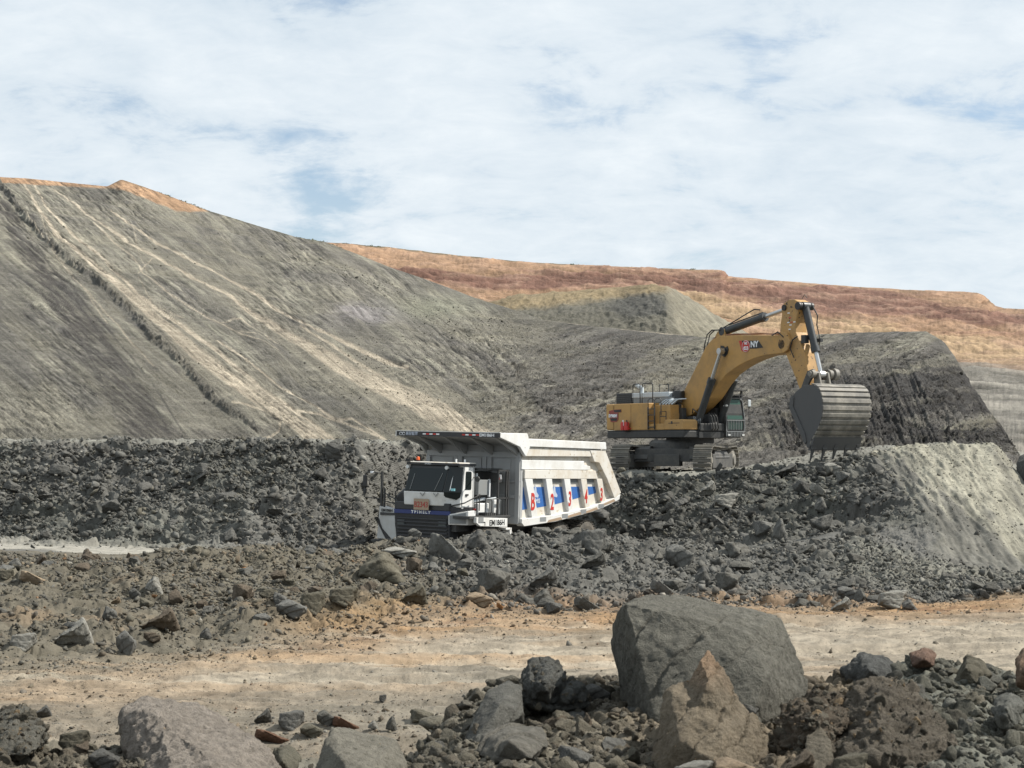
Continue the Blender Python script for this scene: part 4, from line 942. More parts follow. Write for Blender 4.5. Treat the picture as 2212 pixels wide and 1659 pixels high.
# ------------------------------------------------------------------ excavator
def build_excavator():
    th = R(56); rot = Matrix.Rotation(-th, 3, 'Z')
    GZ = .30
    X = empty('excavator', 'large yellow crawler excavator with raised boom standing on the dark rubble bank', 'excavator', (8.34, 82.0, 2.0 + GZ), rot)
    def M():
        m = MB(); m.off = Vector((0, 0, -GZ)); return m
    def dt(pts, mat, par, name, th_, at): 
        m = M(); m.prism(pts, at, at - th_); return m.build(name, mat, par)
    def tx(s, size, mat, par, at, sx=1., bold=.0, up=(0, 0, 1), right=(1, 0, 0)):
        return text(s, size, mat, par, (at[0], at[1], at[2] - GZ), right, up, 'lettering', .004, bold, sx)
    # ---------------- crawler undercarriage, turned away from the house
    ph = R(19)
    # direction of the tracks in the house's own axes
    wdir = Vector((-math.sin(ph), -math.cos(ph), 0)); inv = rot.inverted(); fd = inv @ wdir; ld = Vector((-fd.y, fd.x, 0))
    UO = inv @ Vector((-.66, -.1, 0)) + Vector((0, 0, GZ - .06))
    UM = Matrix((fd, ld, Vector((0, 0, 1)))).transposed()
    def place(m):
        for v in m.bm.verts: v.co = UO + UM @ v.co
        m.off = Vector((0, 0, -GZ)); return m
    cbm = MB().box((-1.5, -1.6, .62), (1.5, 1.6, 1.22)).lathe([(0, 1.62), (1.15, 1.62), (1.25, 1.5), (1.25, 1.15), (0, 1.15)], (0, 0, 0), 2, 36)
    cbm.hexa([(.7, -1.7, .75), (1.6, -1.7, .75), (1.6, -1.0, .75), (.7, -1.0, .75)], [(.5, -1.6, 1.25), (1.3, -1.6, 1.25), (1.3, -.9, 1.35), (.5, -.9, 1.35)])
    cbm.hexa([(.7, 1.0, .75), (1.6, 1.0, .75), (1.6, 1.7, .75), (.7, 1.7, .75)], [(.5, .9, 1.35), (1.3, .9, 1.35), (1.3, 1.6, 1.25), (.5, 1.6, 1.25)])
    cbm.box((1.0, -.65, .42), (1.7, .55, .95))
    car = place(cbm).build('carbody', m_dsteel, X, bevel=.02)
    for sgn in (1, -1):
        yc = sgn * 1.92; L, r = 2.42, .60; zc = .70; hw = .42
        # path of the shoes round idler and sprocket
        path = []
        nst = 9
        for k in range(17): path.append((-L + 2 * L * k / 16, zc + r + .06 * math.sin(math.pi * k / 16) * -1, 0))
        for k in range(1, nst): a = math.pi / 2 - math.pi * k / nst; path.append((L + r * math.cos(a), zc + r * math.sin(a), 0))
        for k in range(17): path.append((L - 2 * L * k / 16, zc - r, 0))
        for k in range(1, nst): a = -math.pi / 2 - math.pi * k / nst; path.append((-L + r * math.cos(a), zc + r * math.sin(a), 0))
        n = len(path); m = MB()
        for k in range(n):
            x0, z0, _ = path[k]; x1, z1, _ = path[(k + 1) % n]
            dx, dz = x1 - x0, z1 - z0; ln = math.hypot(dx, dz); tx_, tz = dx / ln, dz / ln; nx, nz = -tz, tx_
            # outward normal
            cx_, cz_ = (x0 + x1) / 2, (z0 + z1) / 2
            if nx * (cx_ - max(-L, min(L, cx_))) + nz * (cz_ - zc) < 0: nx, nz = -nx, -nz
            q = lambda s_, h: (x0 + dx * s_ + nx * h, z0 + dz * s_ + nz * h)
            def slab(a0, a1, h0, h1, ww):
                p = [q(a0, h0), q(a1, h0), q(a1, h1), q(a0, h1)]
                m.prism(p, yc - ww, yc + ww)
            slab(.05, .95, .03, .06, hw); slab(.08, .20, .06, .125, hw); slab(.48, .58, .06, .11, hw)
            slab(.1, .9, -.09, .03, .13)
        tr = place(m).build('track', m_shoe, X)
        m = MB().box((-L + .25, yc - .30, zc - .36), (L - .3, yc + .30, zc + .28)).box((-L, yc - .16, zc - .2), (L, yc + .16, zc + .2))
        m.hexa([(-1.5, yc - .34, zc + .1), (1.6, yc - .34, zc + .1), (1.6, yc + .34, zc + .1), (-1.5, yc + .34, zc + .1)], [(-1.2, yc - .2, zc + .42), (1.3, yc - .2, zc + .42), (1.3, yc + .2, zc + .42), (-1.2, yc + .2, zc + .42)])
        place(m).build('track_frame', m_dsteel, X, bevel=.02)
        m = MB().lathe([(0, .33), (.14, .33), (.16, .27), (.40, .26), (.46, .22), (.52, .20), (.52, -.20), (.46, -.22), (.40, -.26), (.16, -.27), (.14, -.33), (0, -.33)], (L, yc, zc), 1, 32)
        place(m).build('idler', m_shoe, tr, smooth=True)
        m = MB().lathe([(0, .36), (.24, .36), (.27, .30), (.44, .28), (.48, .10), (.48, -.10), (.44, -.28), (0, -.30)], (-L, yc, zc), 1, 32)
        place(m).build('sprocket', m_shoe, tr, smooth=True)
        for k in range(7):
            m = MB().lathe([(0, .25), (.15, .25), (.17, .18), (.12, .10), (.12, -.10), (.17, -.18), (.15, -.25), (0, -.25)], (-1.7 + k * .57, yc, zc - .38), 1, 16)
            place(m).build('roller', m_dsteel, tr, smooth=True)
    M().tube((0, 0, 1.72), (0, 0, 2.02), 1.12, 36).build('slew_ring', m_dsteel, X, smooth=True)
    # ---------------- house
    r_ = -1.75
    dk = M().box((-4.05, -1.78, 1.97), (1.66, 1.70, 2.27)).box((-.9, -.85, 2.27), (1.75, .62, 2.62)).box((-4.1, -1.74, 2.27), (1.62, 1.66, 2.33))
    deck = dk.build('deck_frame', m_blackm, X, bevel=.03)
    M().prism([(-4.15, 2.36), (-4.2, 3.60), (-3.6, 3.60), (-3.6, 2.36)], -1.76, 1.72).prism([(-4.14, -1.7), (-4.62, -1.1), (-4.72, 0), (-4.62, 1.1), (-4.14, 1.68)], 2.36, 3.60, 2).build('counterweight', m_yel, X, bevel=.06)
    hs = M().box((-3.595, -1.75, 2.335), (-.92, 1.6, 3.60)).build('engine_house', m_yel, X, bevel=.03)
    for x in (-3.58, -2.25):
        M().box((x, -1.757, 2.40), (x + .015, -1.751, 3.56)).build('panel_seam', m_btext, hs)
    M().box((-.915, -1.40, 2.34), (.25, -.62, 3.50)).build('front_house', m_yel, X, bevel=.03)
    M().box((-.90, -1.745, 2.335), (.22, -1.41, 2.62)).build('catwalk_box', m_yel, X, bevel=.02)
    tb = M().prism([(.23, 2.335), (1.64, 2.335), (1.64, 2.72), (1.5, 2.80), (.35, 2.80), (.23, 2.7)], -1.75, -.92).build('tool_box', m_yel, X, bevel=.03)
    M().box((.55, -1.757, 2.62), (1.35, -1.752, 2.65)).box((.75, -1.765, 2.60), (.85, -1.752, 2.72)).build('tool_box_latch', m_blackm, tb)
    # hood: louvred black box, silver cover
    hb = M().box((-4.35, -1.0, 3.62), (-3.15, .85, 4.14))
    for k in range(5): hb.box((-4.36, -1.02, 3.68 + .09 * k), (-3.16, -1.0, 3.72 + .09 * k))
    hb.build('louvred_hood', m_black, X, bevel=.02)
    M().box((-3.14, -.98, 3.62), (-.05, .9, 3.88)).build('hood', m_grey, X, bevel=.02)
    M().box((-3.14, -1.0, 3.885), (-.35, .92, 4.12)).build('hood_cover', m_silver, X, bevel=.03)
    M().lathe([(0, .2), (.26, .18), (.30, .05), (.30, -.2), (0, -.2)], (-.1, -.6, 3.98), 2, 20).build('pre_cleaner', m_btext, X, smooth=True)
    M().ball((-.05, -1.0, 3.66), .18, (1, 1, .8)).build('lamp', m_silver, X, smooth=True)
    M().tube((-2.70, -.75, 4.12), (-2.70, -.75, 4.40), .10, 16).tube((-2.70, -.75, 4.38), (-2.98, -.85, 4.52), .085, 14).build('exhaust_pipe', m_silver, X, smooth=True)
    def rail(pts, r=.028, name='handrail'): return M().pipe(pts, r, 7).build(name, m_blackm, X, smooth=True)
    rail([(-2.79, -1.2, 3.6), (-2.79, -1.2, 4.48), (-2.72, -1.2, 4.54), (-2.30, -1.2, 4.54), (-2.24, -1.2, 4.48), (-2.24, -1.2, 3.6)])
    rail([(-2.09, -1.2, 3.6), (-2.09, -1.2, 4.48), (-2.02, -1.2, 4.55), (-1.34, -1.2, 4.55), (-1.28, -1.2, 4.48), (-1.28, -1.2, 3.6)])
    rail([(-1.9, -.3, 4.1), (-1.9, -.3, 4.5), (-1.2, -.3, 4.5), (-1.2, -.3, 4.1)])
    for x in (-.88, -.40):
        rail([(x, -1.80, 2.36), (x, -1.80, 3.72), (x + .1, -1.75, 3.80), (x + .28, -1.70, 3.80), (x + .36, -1.70, 3.7), (x + .36, -1.70, 3.0)], .024)
    lad = M()
    for k in range(4): lad.box((-.86, -1.84, 2.45 + .28 * k), (-.42, -1.76, 2.49 + .28 * k))
    lad.box((-.90, -1.83, 2.36), (-.86, -1.77, 3.40)).box((-.42, -1.83, 2.36), (-.38, -1.77, 3.40))
    lad.build('ladder', m_blackm, X)
    rail([(-.1, -1.72, 2.62), (-.1, -1.72, 3.18), (.35, -1.72, 3.18), (.35, -1.72, 2.8)], .022); rail([(-.1, -1.72, 2.95), (.35, -1.72, 2.95)], .018)
    cv = M()
    for k in range(5): cv.pipe([(-.65 + .22 * k, -1.3, 3.52), (-.50 + .22 * k, -1.05, 3.74), (-.30 + .22 * k, -.7, 3.78)], .032, 7)
    cv.build('hood_tubes', m_silver, X, smooth=True)
    for x in (-2.66, -2.38):
        e = M().lathe([(0, .40), (.09, .38), (.125, .32), (.125, .0), (0, 0)], (x, -1.90, 2.34), 2, 18).box((x - .16, -1.90, 2.38), (x + .16, -1.76, 2.44)).build('fire_extinguisher', m_red, X, smooth=True)
        M().tube((x, -1.90, 2.73), (x, -1.90, 2.82), .035, 8).pipe([(x, -1.92, 2.80), (x + .1, -1.95, 2.76), (x + .12, -1.97, 2.55)], .015, 5).build('nozzle', m_wtext if x < -2.5 else m_btext, e)
    # decals on the engine house
    d1 = dt([(-3.95, 3.28), (-3.42, 3.34), (-2.98, 3.34), (-2.98, 3.20), (-3.2, 3.20), (-3.22, 2.86), (-3.35, 2.74), (-3.80, 2.74), (-3.88, 2.9)], m_dred, hs, 'decal', .006, -1.762)
    dt([(-3.55, 3.31), (-3.0, 3.32), (-3.0, 3.22), (-3.5, 3.21)], m_btext, hs, 'decal', .006, -1.769)
    dt([(-3.82, 2.92), (-3.30, 2.92), (-3.34, 2.80), (-3.76, 2.80)], m_btext, hs, 'decal', .006, -1.769)
    tx('SY980H', .20, m_wtext, hs, (-3.62, -1.78, 3.03), 1.0, .010)
    # ---------------- cab
    cx0, cx1, cy0, cy1 = -.75, 1.80, .62, 1.80
    cb = M().prism([(cx0, 2.03), (cx1 - .05, 2.03), (cx1, 2.5), (cx1 - .02, 3.1), (cx1 - .16, 3.93), (cx0 + .05, 3.97), (cx0, 3.88)], cy0, cy1).build('cab', m_blackm, X, bevel=.05)
    M().hexa([(cx1 - .06, cy0 + .10, 2.80), (cx1 + .012, cy0 + .10, 2.80), (cx1 + .012, cy1 - .10, 2.80), (cx1 - .06, cy1 - .10, 2.80)], [(cx1 - .20, cy0 + .10, 3.76), (cx1 - .125, cy0 + .10, 3.76), (cx1 - .125, cy1 - .16, 3.76), (cx1 - .2, cy1 - .16, 3.76)]).build('windshield', m_gglass, cb, bevel=.03)
    M().box((cx1 - .04, cy0 + .14, 2.36), (cx1 + .014, cy1 - .14, 2.74)).build('lower_window', m_gglass, cb)
    M().prism([(.2, 2.8), (1.45, 2.8), (1.38, 3.7), (.2, 3.7)], cy0 - .012, cy0 + .02).build('side_window', m_glass, cb)
    g = M()
    for k in range(9):
        y = cy0 + .12 + k * .10; g.box((cx1 + .03, y, 2.32), (cx1 + .055, y + .018, 2.78))
    for k in range(12):
        y = cy0 + .02 + k * .092; g.box((cx1 + .03, y, 2.02), (cx1 + .055, y + .03, 2.24))
    g.box((cx1 + .02, cy0 + .06, 2.76), (cx1 + .06, cy1 - .06, 2.80)).box((cx1 + .02, cy0 + .02, 2.24), (cx1 + .06, cy1 - .02, 2.28))
    g.build('window_guard', m_grey, cb)
    M().pipe([(cx1 + .03, cy0 + .04, 2.28), (cx1 + .04, cy0 + .04, 2.8), (cx1 - .06, cy0 + .05, 3.70), (cx1 - .10, cy0 + .14, 3.80), (cx1 - .10, cy1 - .22, 3.80), (cx1 - .08, cy1 - .07, 3.66), (cx1 + .04, cy1 - .05, 2.8), (cx1 + .04, cy1 - .05, 2.28)], .028, 7).build('window_frame', m_grey, cb, smooth=True)
    M().box((-.8, cy0 - .04, 4.14), (cx1 + .12, cy1 + .02, 4.18)).box((-.6, cy0 + .02, 3.9), (-.52, cy0 + .1, 4.15)).box((cx1 - .2, cy0 + .02, 3.88), (cx1 - .12, cy0 + .1, 4.15)).box((cx1 - .2, cy1 - .1, 3.88), (cx1 - .12, cy1 - .02, 4.15)).build('roof_guard', m_blackm, cb)
    M().box((cx1 - .10, cy0 + .05, 3.93), (cx1 + .05, cy1 - .05, 3.98)).build('sun_visor', m_blackm, cb)
    for y in (cy0 + .16, cy1 - .16): M().box((cx1 + .06, y - .07, 2.06), (cx1 + .09, y + .07, 2.13)).build('work_light', m_lens, cb)
    M().pipe([(cx1 - .1, cy0 + .02, 3.42), (cx1 + .1, cy0 - .18, 3.44)], .02, 6).ball((cx1 + .1, cy0 - .02, 3.46), .07).build('work_light', m_lens, cb, smooth=True)
    M().pipe([(cx1, cy1, 2.5), (cx1 + .05, cy1 + .22, 2.55), (cx1 + .05, cy1 + .22, 3.5), (cx1, cy1, 3.5)], .018, 6).build('mirror_bar', m_blackm, cb)
    M().box((cx1 + .04, cy1 + .14, 3.42), (cx1 + .09, cy1 + .32, 3.74)).build('mirror', m_silver, cb, bevel=.03)
    M().box((.4, .64, 2.03), (1.5, .66, 2.7)).build('cab_side_panel', m_dsteel, cb)
    # machinery between boom foot and cab
    mc = M().box((-.3, -.86, 2.62), (.5, -.62, 3.35)).box((.3, -.62, 2.4), (1.5, -.50, 2.95)).box((-.5, -.3, 2.6), (-.2, .5, 3.7)).box((.2, .46, 2.3), (1.35, .60, 3.35)).box((.9, -.1, 2.5), (1.45, .5, 3.05)).box((-.1, -.9, 3.1), (.25, -.7, 3.55))
    mc.box((1.5, -.9, 1.95), (1.72, .6, 2.25)).tube((1.2, -.7, 2.45), (1.2, -.3, 2.45), .18, 14).tube((1.5, -.2, 2.62), (1.5, .3, 2.62), .14, 14)
    mc.build('boom_bracket', m_blackm, X, bevel=.02)
    hz = M()
    for k in range(5):
        o = .11 * k
        hz.pipe([(1.15 + o, -.72, 2.95 - .02 * k), (1.28 + o, -.82, 2.75), (1.24 + o, -.84, 2.4), (1.0 + o, -.8, 2.22 - .03 * k), (.7 + o * .4, -.75, 2.22 - .03 * k)], .030, 7)
    hz.build('hydraulic_hose', m_grey, X, smooth=True)
    hz = M()
    for k in range(3): hz.pipe([(1.7, -.3 + .16 * k, 3.1), (1.9, -.3 + .16 * k, 2.9), (1.9, -.2 + .16 * k, 2.4), (1.7, -.1 + .14 * k, 2.3)], .03, 7)
    hz.pipe([(-.5, -.5, 3.5), (-.3, -.6, 3.75), (0, -.6, 3.5)], .04, 7)
    hz.pipe([(.9, -.6, 3.1), (1.1, -.75, 3.3), (1.4, -.7, 3.1), (1.5, -.6, 2.7)], .028, 7)
    hz.build('hydraulic_hose', m_blackm, X, smooth=True)
    # ---------------- boom
    bo = [(-.32, 3.15), (-.40, 3.55), (-.22, 3.80), (1.15, 5.50), (1.62, 6.12), (2.05, 6.44), (2.60, 6.60), (4.0, 6.56), (6.45, 6.42), (6.72, 6.46), (6.98, 6.32), (7.06, 6.05), (6.98, 5.82), (6.78, 5.62), (6.4, 5.60), (5.6, 5.58), (4.9, 5.46), (4.2, 5.28), (3.6, 5.06), (3.03, 4.80), (2.5, 4.40), (1.86, 3.78), (1.2, 3.35), (.57, 3.02), (.1, 2.9)]
    m = M().prism(bo, -.42, .42)
    for pp in (bo[5:12],):
        pass
    boom = m.build('boom', m_yel, X, bevel=.03)
    M().prism([(1.9, 6.42), (2.35, 6.58), (2.75, 6.60), (2.70, 6.90), (2.45, 6.93), (2.2, 6.8)], -.20, -.12).prism([(1.9, 6.42), (2.35, 6.58), (2.75, 6.60), (2.70, 6.90), (2.45, 6.93), (2.2, 6.8)], .12, .20).build('cylinder_lug', m_yel, boom, bevel=.01)
    M().prism([(2.72, 6.15), (2.72, 5.85), (2.84, 5.68), (3.0, 5.62), (3.16, 5.72), (3.25, 5.95), (3.18, 6.10), (3.02, 6.02), (2.92, 6.12)], -.46, -.422).tube((2.98, -.62, 5.87), (2.98, .62, 5.87), .14, 18).build('boom_pin', m_btext, boom, smooth=True)
    M().tube((6.80, -.50, 6.0), (6.80, .50, 6.0), .20, 24).build('boom_pin', m_btext, boom, smooth=True)
    # badge on the boom
    dt([(3.95, 6.30), (4.12, 6.30), (4.30, 5.92), (4.20, 5.80), (4.12, 5.86)], m_red, boom, 'badge', .006, -.424)
    dt([(4.14, 6.30), (5.25, 6.24), (5.50, 5.98), (5.55, 5.92), (5.1, 5.90), (4.32, 5.92)], m_btext, boom, 'badge', .006, -.424)
    tx('NY', .36, m_wtext, boom, (4.98, -.434, 6.09), 1.0, .014)
    m = M().lathe([(0, .0), (.27, .0), (.27, -.008), (0, -.008)], (4.42, -.431, 6.04), 1, 30).build('round_badge', m_red, boom)
    M().pipe([(4.42 + .245 * math.cos(t), -.441, 6.04 + .245 * math.sin(t)) for t in np.linspace(0, 6.2832, 28)], .009, 5).build('badge_ring', m_wtext, m)
    tx('N2', .16, m_wtext, m, (4.42, -.443, 6.16), 1., .006); tx('023', .21, m_wtext, m, (4.43, -.443, 5.94), 1., .008)
    # pipes running along the boom
    pz = M()
    for y in (-.24, -.08, .12):
        pz.pipe([(.3, y, 4.30), (1.2, y, 5.60), (1.62, y, 6.20), (1.95, y, 6.46), (2.15, y, 6.56)], .03, 6)
        pz.pipe([(2.9, y, 6.64), (3.5, y, 6.64), (4.3, y, 6.60), (5.2, y, 6.57), (6.0, y, 6.50), (6.4, y, 6.52), (6.9, y, 6.58), (7.25, y, 6.35)], .032, 6)
    pz.build('pipe_run', paint('rusty_pipe', (.30, .13, .07), .6, dirt=.4), boom, smooth=True)
    hs2 = M()
    for y, o in ((-.3, 0), (-.22, .1)):
        hs2.pipe([(1.35 + o, y, 5.75), (1.45 + o, y, 6.30), (1.62 + o, y, 6.72), (1.95 + o, y, 6.90), (2.35 + o, y, 6.88)], .030, 7)
    hs2.pipe([(2.5, -.12, 6.97), (3.4, -.16, 7.25), (4.2, -.17, 7.52), (4.7, -.17, 7.68), (5.0, -.1, 7.64)], .028, 7)
    hs2.pipe([(7.5, -.42, 5.4), (7.3, -.46, 5.8), (7.45, -.46, 6.15), (7.75, -.44, 6.3)], .03, 7).pipe([(6.2, -.5, 6.42), (6.6, -.52, 6.55), (6.95, -.50, 6.3)], .028, 7)
    hs2.build('hydraulic_hose', m_btext, boom, smooth=True)
    # ---------------- cylinders
    def cyl(p0, p1, split, rb, rr, name):
        p0 = Vector(p0); p1 = Vector(p1); q = p0.lerp(p1, split)
        d_ = (p1 - p0).normalized()
        m = M().tube(p0, q, rb, 20).tube(q - d_ * .22, q + d_ * .04, rb * 1.16, 20).tube(p0 - Vector((0, rb * 1.2, 0)), p0 + Vector((0, rb * 1.2, 0)), rb * 1.1, 18)
        m.pipe([p0 + d_ * .3 + Vector((0, 0, rb * 1.3)), q - d_ * .1 + Vector((0, 0, rb * 1.3))], rb * .17, 6)
        o = m.build(name, m_cyl, X, smooth=True)
        M().tube(q, p1, rr, 16).tube(p1 - Vector((0, rr * 1.6, 0)), p1 + Vector((0, rr * 1.6, 0)), rr * 1.7, 18).build('rod', m_chrome, o, smooth=True)
        return o
    for y in (-.66, .66): cyl((1.32, y, 2.55), (2.98, y, 5.87), .62, .165, .085, 'boom_cylinder')
    cyl((2.50, 0, 6.82), (6.86, 0, 7.62), .62, .175, .095, 'stick_cylinder')
    cyl((7.78, 0, 7.62), (8.72, 0, 4.62), .66, .165, .095, 'bucket_cylinder')
    # ---------------- stick
    so = [(6.66, 7.30), (6.62, 7.60), (6.80, 7.80), (7.10, 7.94), (7.45, 7.92), (7.72, 7.80), (7.80, 7.62), (7.66, 7.35), (7.50, 6.9), (7.52, 6.5), (7.74, 6.1), (8.02, 5.6), (8.20, 5.0), (8.36, 4.4), (8.36, 3.95), (8.24, 3.72), (8.02, 3.68), (7.86, 3.80), (7.50, 4.50), (7.16, 5.10), (6.88, 5.60), (6.62, 6.0), (6.52, 6.45), (6.56, 6.9)]
    st = M().prism(so, -.33, .33).build('stick', m_yelw, X, bevel=.03)
    M().prism([(6.60, 6.0), (6.78, 6.55), (7.1, 6.5), (7.35, 6.1), (7.2, 5.75), (6.9, 5.62)], -.50, -.332).prism([(6.60, 6.0), (6.78, 6.55), (7.1, 6.5), (7.35, 6.1), (7.2, 5.75), (6.9, 5.62)], .332, .50).build('boss_plate', m_yelw, st, bevel=.02)
    for x, z, mt in ((7.02, 7.33, m_wtext), (7.0, 6.92, m_wtext), (7.2, 6.92, m_red), (7.38, 6.92, m_wtext), (7.08, 6.62, m_wtext), (7.10, 7.12, m_red), (7.14, 6.80, m_wtext)):
        M().box((x, -.338, z), (x + .14, -.332, z + .045)).build('reflector', mt, st)
    M().tube((7.74, -.42, 7.62), (7.74, .42, 7.62), .17, 20).tube((6.84, -.40, 7.60), (6.84, .40, 7.60), .13, 16).build('stick_pin', m_btext, st, smooth=True)
    hs3 = M().pipe([(7.85, .28, 7.75), (8.22, .30, 7.2), (8.15, .32, 6.8), (8.35, .3, 6.2), (8.3, .3, 5.9)], .03, 7).pipe([(7.70, -.1, 7.95), (7.85, -.1, 8.12), (8.0, -.1, 7.95)], .015, 5)
    hs3.box((7.82, -.30, 6.0), (8.05, -.05, 6.35)).box((7.9, .2, 6.05), (8.5, .34, 6.2))
    hs3.build('hose_clamp', m_blackm, st)
    # ---------------- linkage
    for y in (-.44, .44):
        M().prism([(8.0, 4.05), (7.94, 3.86), (8.08, 3.74), (8.24, 3.84), (8.50, 4.30), (8.84, 4.66), (8.74, 4.86), (8.40, 4.78), (8.18, 4.40)], y - .06, y + .06).build('side_link', m_dsteel, X, bevel=.02)
    M().tube((8.74, -.70, 4.64), (8.74, .80, 4.64), .11, 16).tube((8.74, .66, 4.64), (8.74, .86, 4.64), .26, 18).tube((8.74, .40, 4.64), (8.74, .58, 4.64), .19, 18).tube((8.74, -.62, 4.64), (8.74, -.44, 4.64), .17, 18).build('link_pin', m_shoe, X, smooth=True)
    M().prism([(8.58, 4.70), (8.90, 4.70), (9.05, 4.05), (9.1, 3.80), (8.8, 3.80), (8.62, 4.1)], -.32, -.22).prism([(8.58, 4.70), (8.90, 4.70), (9.05, 4.05), (9.1, 3.80), (8.8, 3.80), (8.62, 4.1)], .22, .32).box((8.72, -.22, 3.95), (8.86, .22, 4.38)).build('bucket_link', m_bucket, X, bevel=.02)
    # ---------------- bucket: shell seen from the back, open towards the machine
    Wb = 1.40
    shell = [(8.86, 3.98), (9.10, 4.10), (9.45, 4.14), (9.67, 4.13), (9.88, 4.06), (10.05, 3.92), (10.16, 3.72), (10.23, 3.45), (10.25, 3.15), (10.21, 2.86), (10.11, 2.58), (9.98, 2.35), (9.82, 2.14), (9.66, 1.95), (9.50, 1.72), (9.42, 1.50)]
    m = M()
    inner = []
    for i, p in enumerate(shell):
        a = Vector(shell[max(i - 1, 0)]); b_ = Vector(shell[min(i + 1, len(shell) - 1)]); t = (b_ - a).normalized()
        inner.append((p[0] + t.y * .05 * 1, p[1] - t.x * .05))
    for i in range(len(shell) - 1):
        m.prism([shell[i], shell[i + 1], inner[i + 1], inner[i]], -Wb + .03, Wb - .03)
    bk = m.build('bucket', m_bucket, X)
    for y in (-Wb, Wb):
        s_ = 1 if y > 0 else -1
        side = shell + [(9.30, 1.50), (9.05, 2.02), (8.40, 3.05), (8.34, 3.20), (8.36, 3.52), (8.60, 3.84)]
        M().prism(side, y - s_ * .04, y).build('side_plate', m_bside, bk, bevel=.01)
        M().prism([(8.36, 3.05), (8.28, 3.25), (8.32, 3.60), (8.48, 3.72), (8.56, 3.60), (8.50, 3.25), (9.22, 2.10), (9.30, 1.75), (9.22, 1.62), (9.04, 1.92)], y, y + s_ * .05).build('side_cutter', m_bside, bk, bevel=.01)
    # wear strips across the back: lit ledges with gaps, as many as in the photograph
    for i in range(3, len(shell) - 1):
        p = Vector(shell[i]); q = Vector(shell[i + 1]) if i + 1 < len(shell) else p; t = (Vector(shell[min(i + 1, len(shell) - 1)]) - Vector(shell[i - 1])).normalized(); nrm = Vector((-t.y, t.x))
        if nrm.x < 0 and i > 4: nrm = -nrm
        w = .085; h = .05
        a = p - t * w; b_ = p + t * w
        M().prism([tuple(a), tuple(b_), tuple(b_ + nrm * h), tuple(a + nrm * h)], -Wb - .01, Wb + .01).build('wear_strip', m_bucket, bk, bevel=.012)
    for y in (-.30, .30): M().prism([(8.0, 3.80), (8.18, 3.68), (8.40, 3.62), (8.7, 3.85), (9.1, 4.08), (9.2, 4.20), (8.9, 4.26), (8.78, 4.10), (8.3, 4.02), (8.06, 3.98)], y - .05, y + .05).build('bucket_ear', m_bside, bk, bevel=.01)
    M().prism([(9.66, 1.93), (9.76, 1.93), (9.52, 1.38), (9.36, 1.38)], -Wb, Wb).build('lip', m_bside, bk, bevel=.01)
    for k in range(5):
        y = -Wb + .12 + k * (2 * Wb - .24) / 4
        M().hexa([(9.54, y - .10, 1.62), (9.66, y - .10, 1.62), (9.66, y + .10, 1.62), (9.54, y + .10, 1.62)], [(9.34, y - .03, .94), (9.38, y - .03, .94), (9.38, y + .03, .94), (9.34, y + .03, .94)]).box((9.45, y - .12, 1.42), (9.60, y + .12, 1.62)).build('tooth', m_bside, bk, bevel=.01)
    return X
excavator = build_excavator()
# ------------------------------------------------------------------ rocks
def vnoise3(p, seed=0):
    i = np.floor(p).astype(np.int64); f = p - i; u = f * f * (3 - 2 * f); out = 0
    for dz in (0, 1):
        wz = u[:, 2] if dz else 1 - u[:, 2]
        for dy in (0, 1):
            wy = u[:, 1] if dy else 1 - u[:, 1]
            for dx in (0, 1):
                wx = u[:, 0] if dx else 1 - u[:, 0]
                out = out + wx * wy * wz * _hash(i[:, 0] + dx + (i[:, 2] + dz) * 57, i[:, 1] + dy + (i[:, 2] + dz) * 131, seed)
    return out - .5
def fbm3(p, seed=0, oct=4, gain=.5):
    s = 0; a = 1; t = 0
    for k in range(oct): s = s + a * vnoise3(p * 2 ** k + k * 7.3, seed + k); t += a; a *= gain
    return s / t * 2
M_rock = earth_mat('broken_rock', 5.0, .8, .05, .38)
M_bould = earth_mat('boulder_stone', 16.0, 1.0, .03, .42, 4)
def hull_bm(pts):
    bm = bmesh.new()
    for p in pts: bm.verts.new(p)
    r = bmesh.ops.convex_hull(bm, input=bm.verts)
    junk = [e for e in r['geom_interior'] + r['geom_unused'] if isinstance(e, bmesh.types.BMVert)]
    if junk: bmesh.ops.delete(bm, geom=list(set(junk)), context='VERTS')
    bmesh.ops.triangulate(bm, faces=bm.faces); bmesh.ops.recalc_face_normals(bm, faces=bm.faces)
    return bm
def small_protos(n, k, seed):
    rs = random.Random(seed); out = []
    for i in range(n):
        pts = []
        sx, sy, sz = 1, rs.uniform(.55, .95), rs.uniform(.30, .72)
        for j in range(k):
            v = Vector((rs.gauss(0, 1), rs.gauss(0, 1), rs.gauss(0, 1))).normalized() * rs.uniform(.75, 1.12)
            v = Vector([max(-.70, min(.70, c)) for c in v])
            pts.append((v.x * sx * .62, v.y * sy * .62, v.z * sz * .62))
        bm = hull_bm(pts); bm.verts.index_update()
        V = np.array([v.co[:] for v in bm.verts]); F = np.array([[v.index for v in f.verts] for f in bm.faces]); bm.free()
        out.append((V, F))
    return out
PROT0 = small_protos(16, 10, 3); CLODS = None
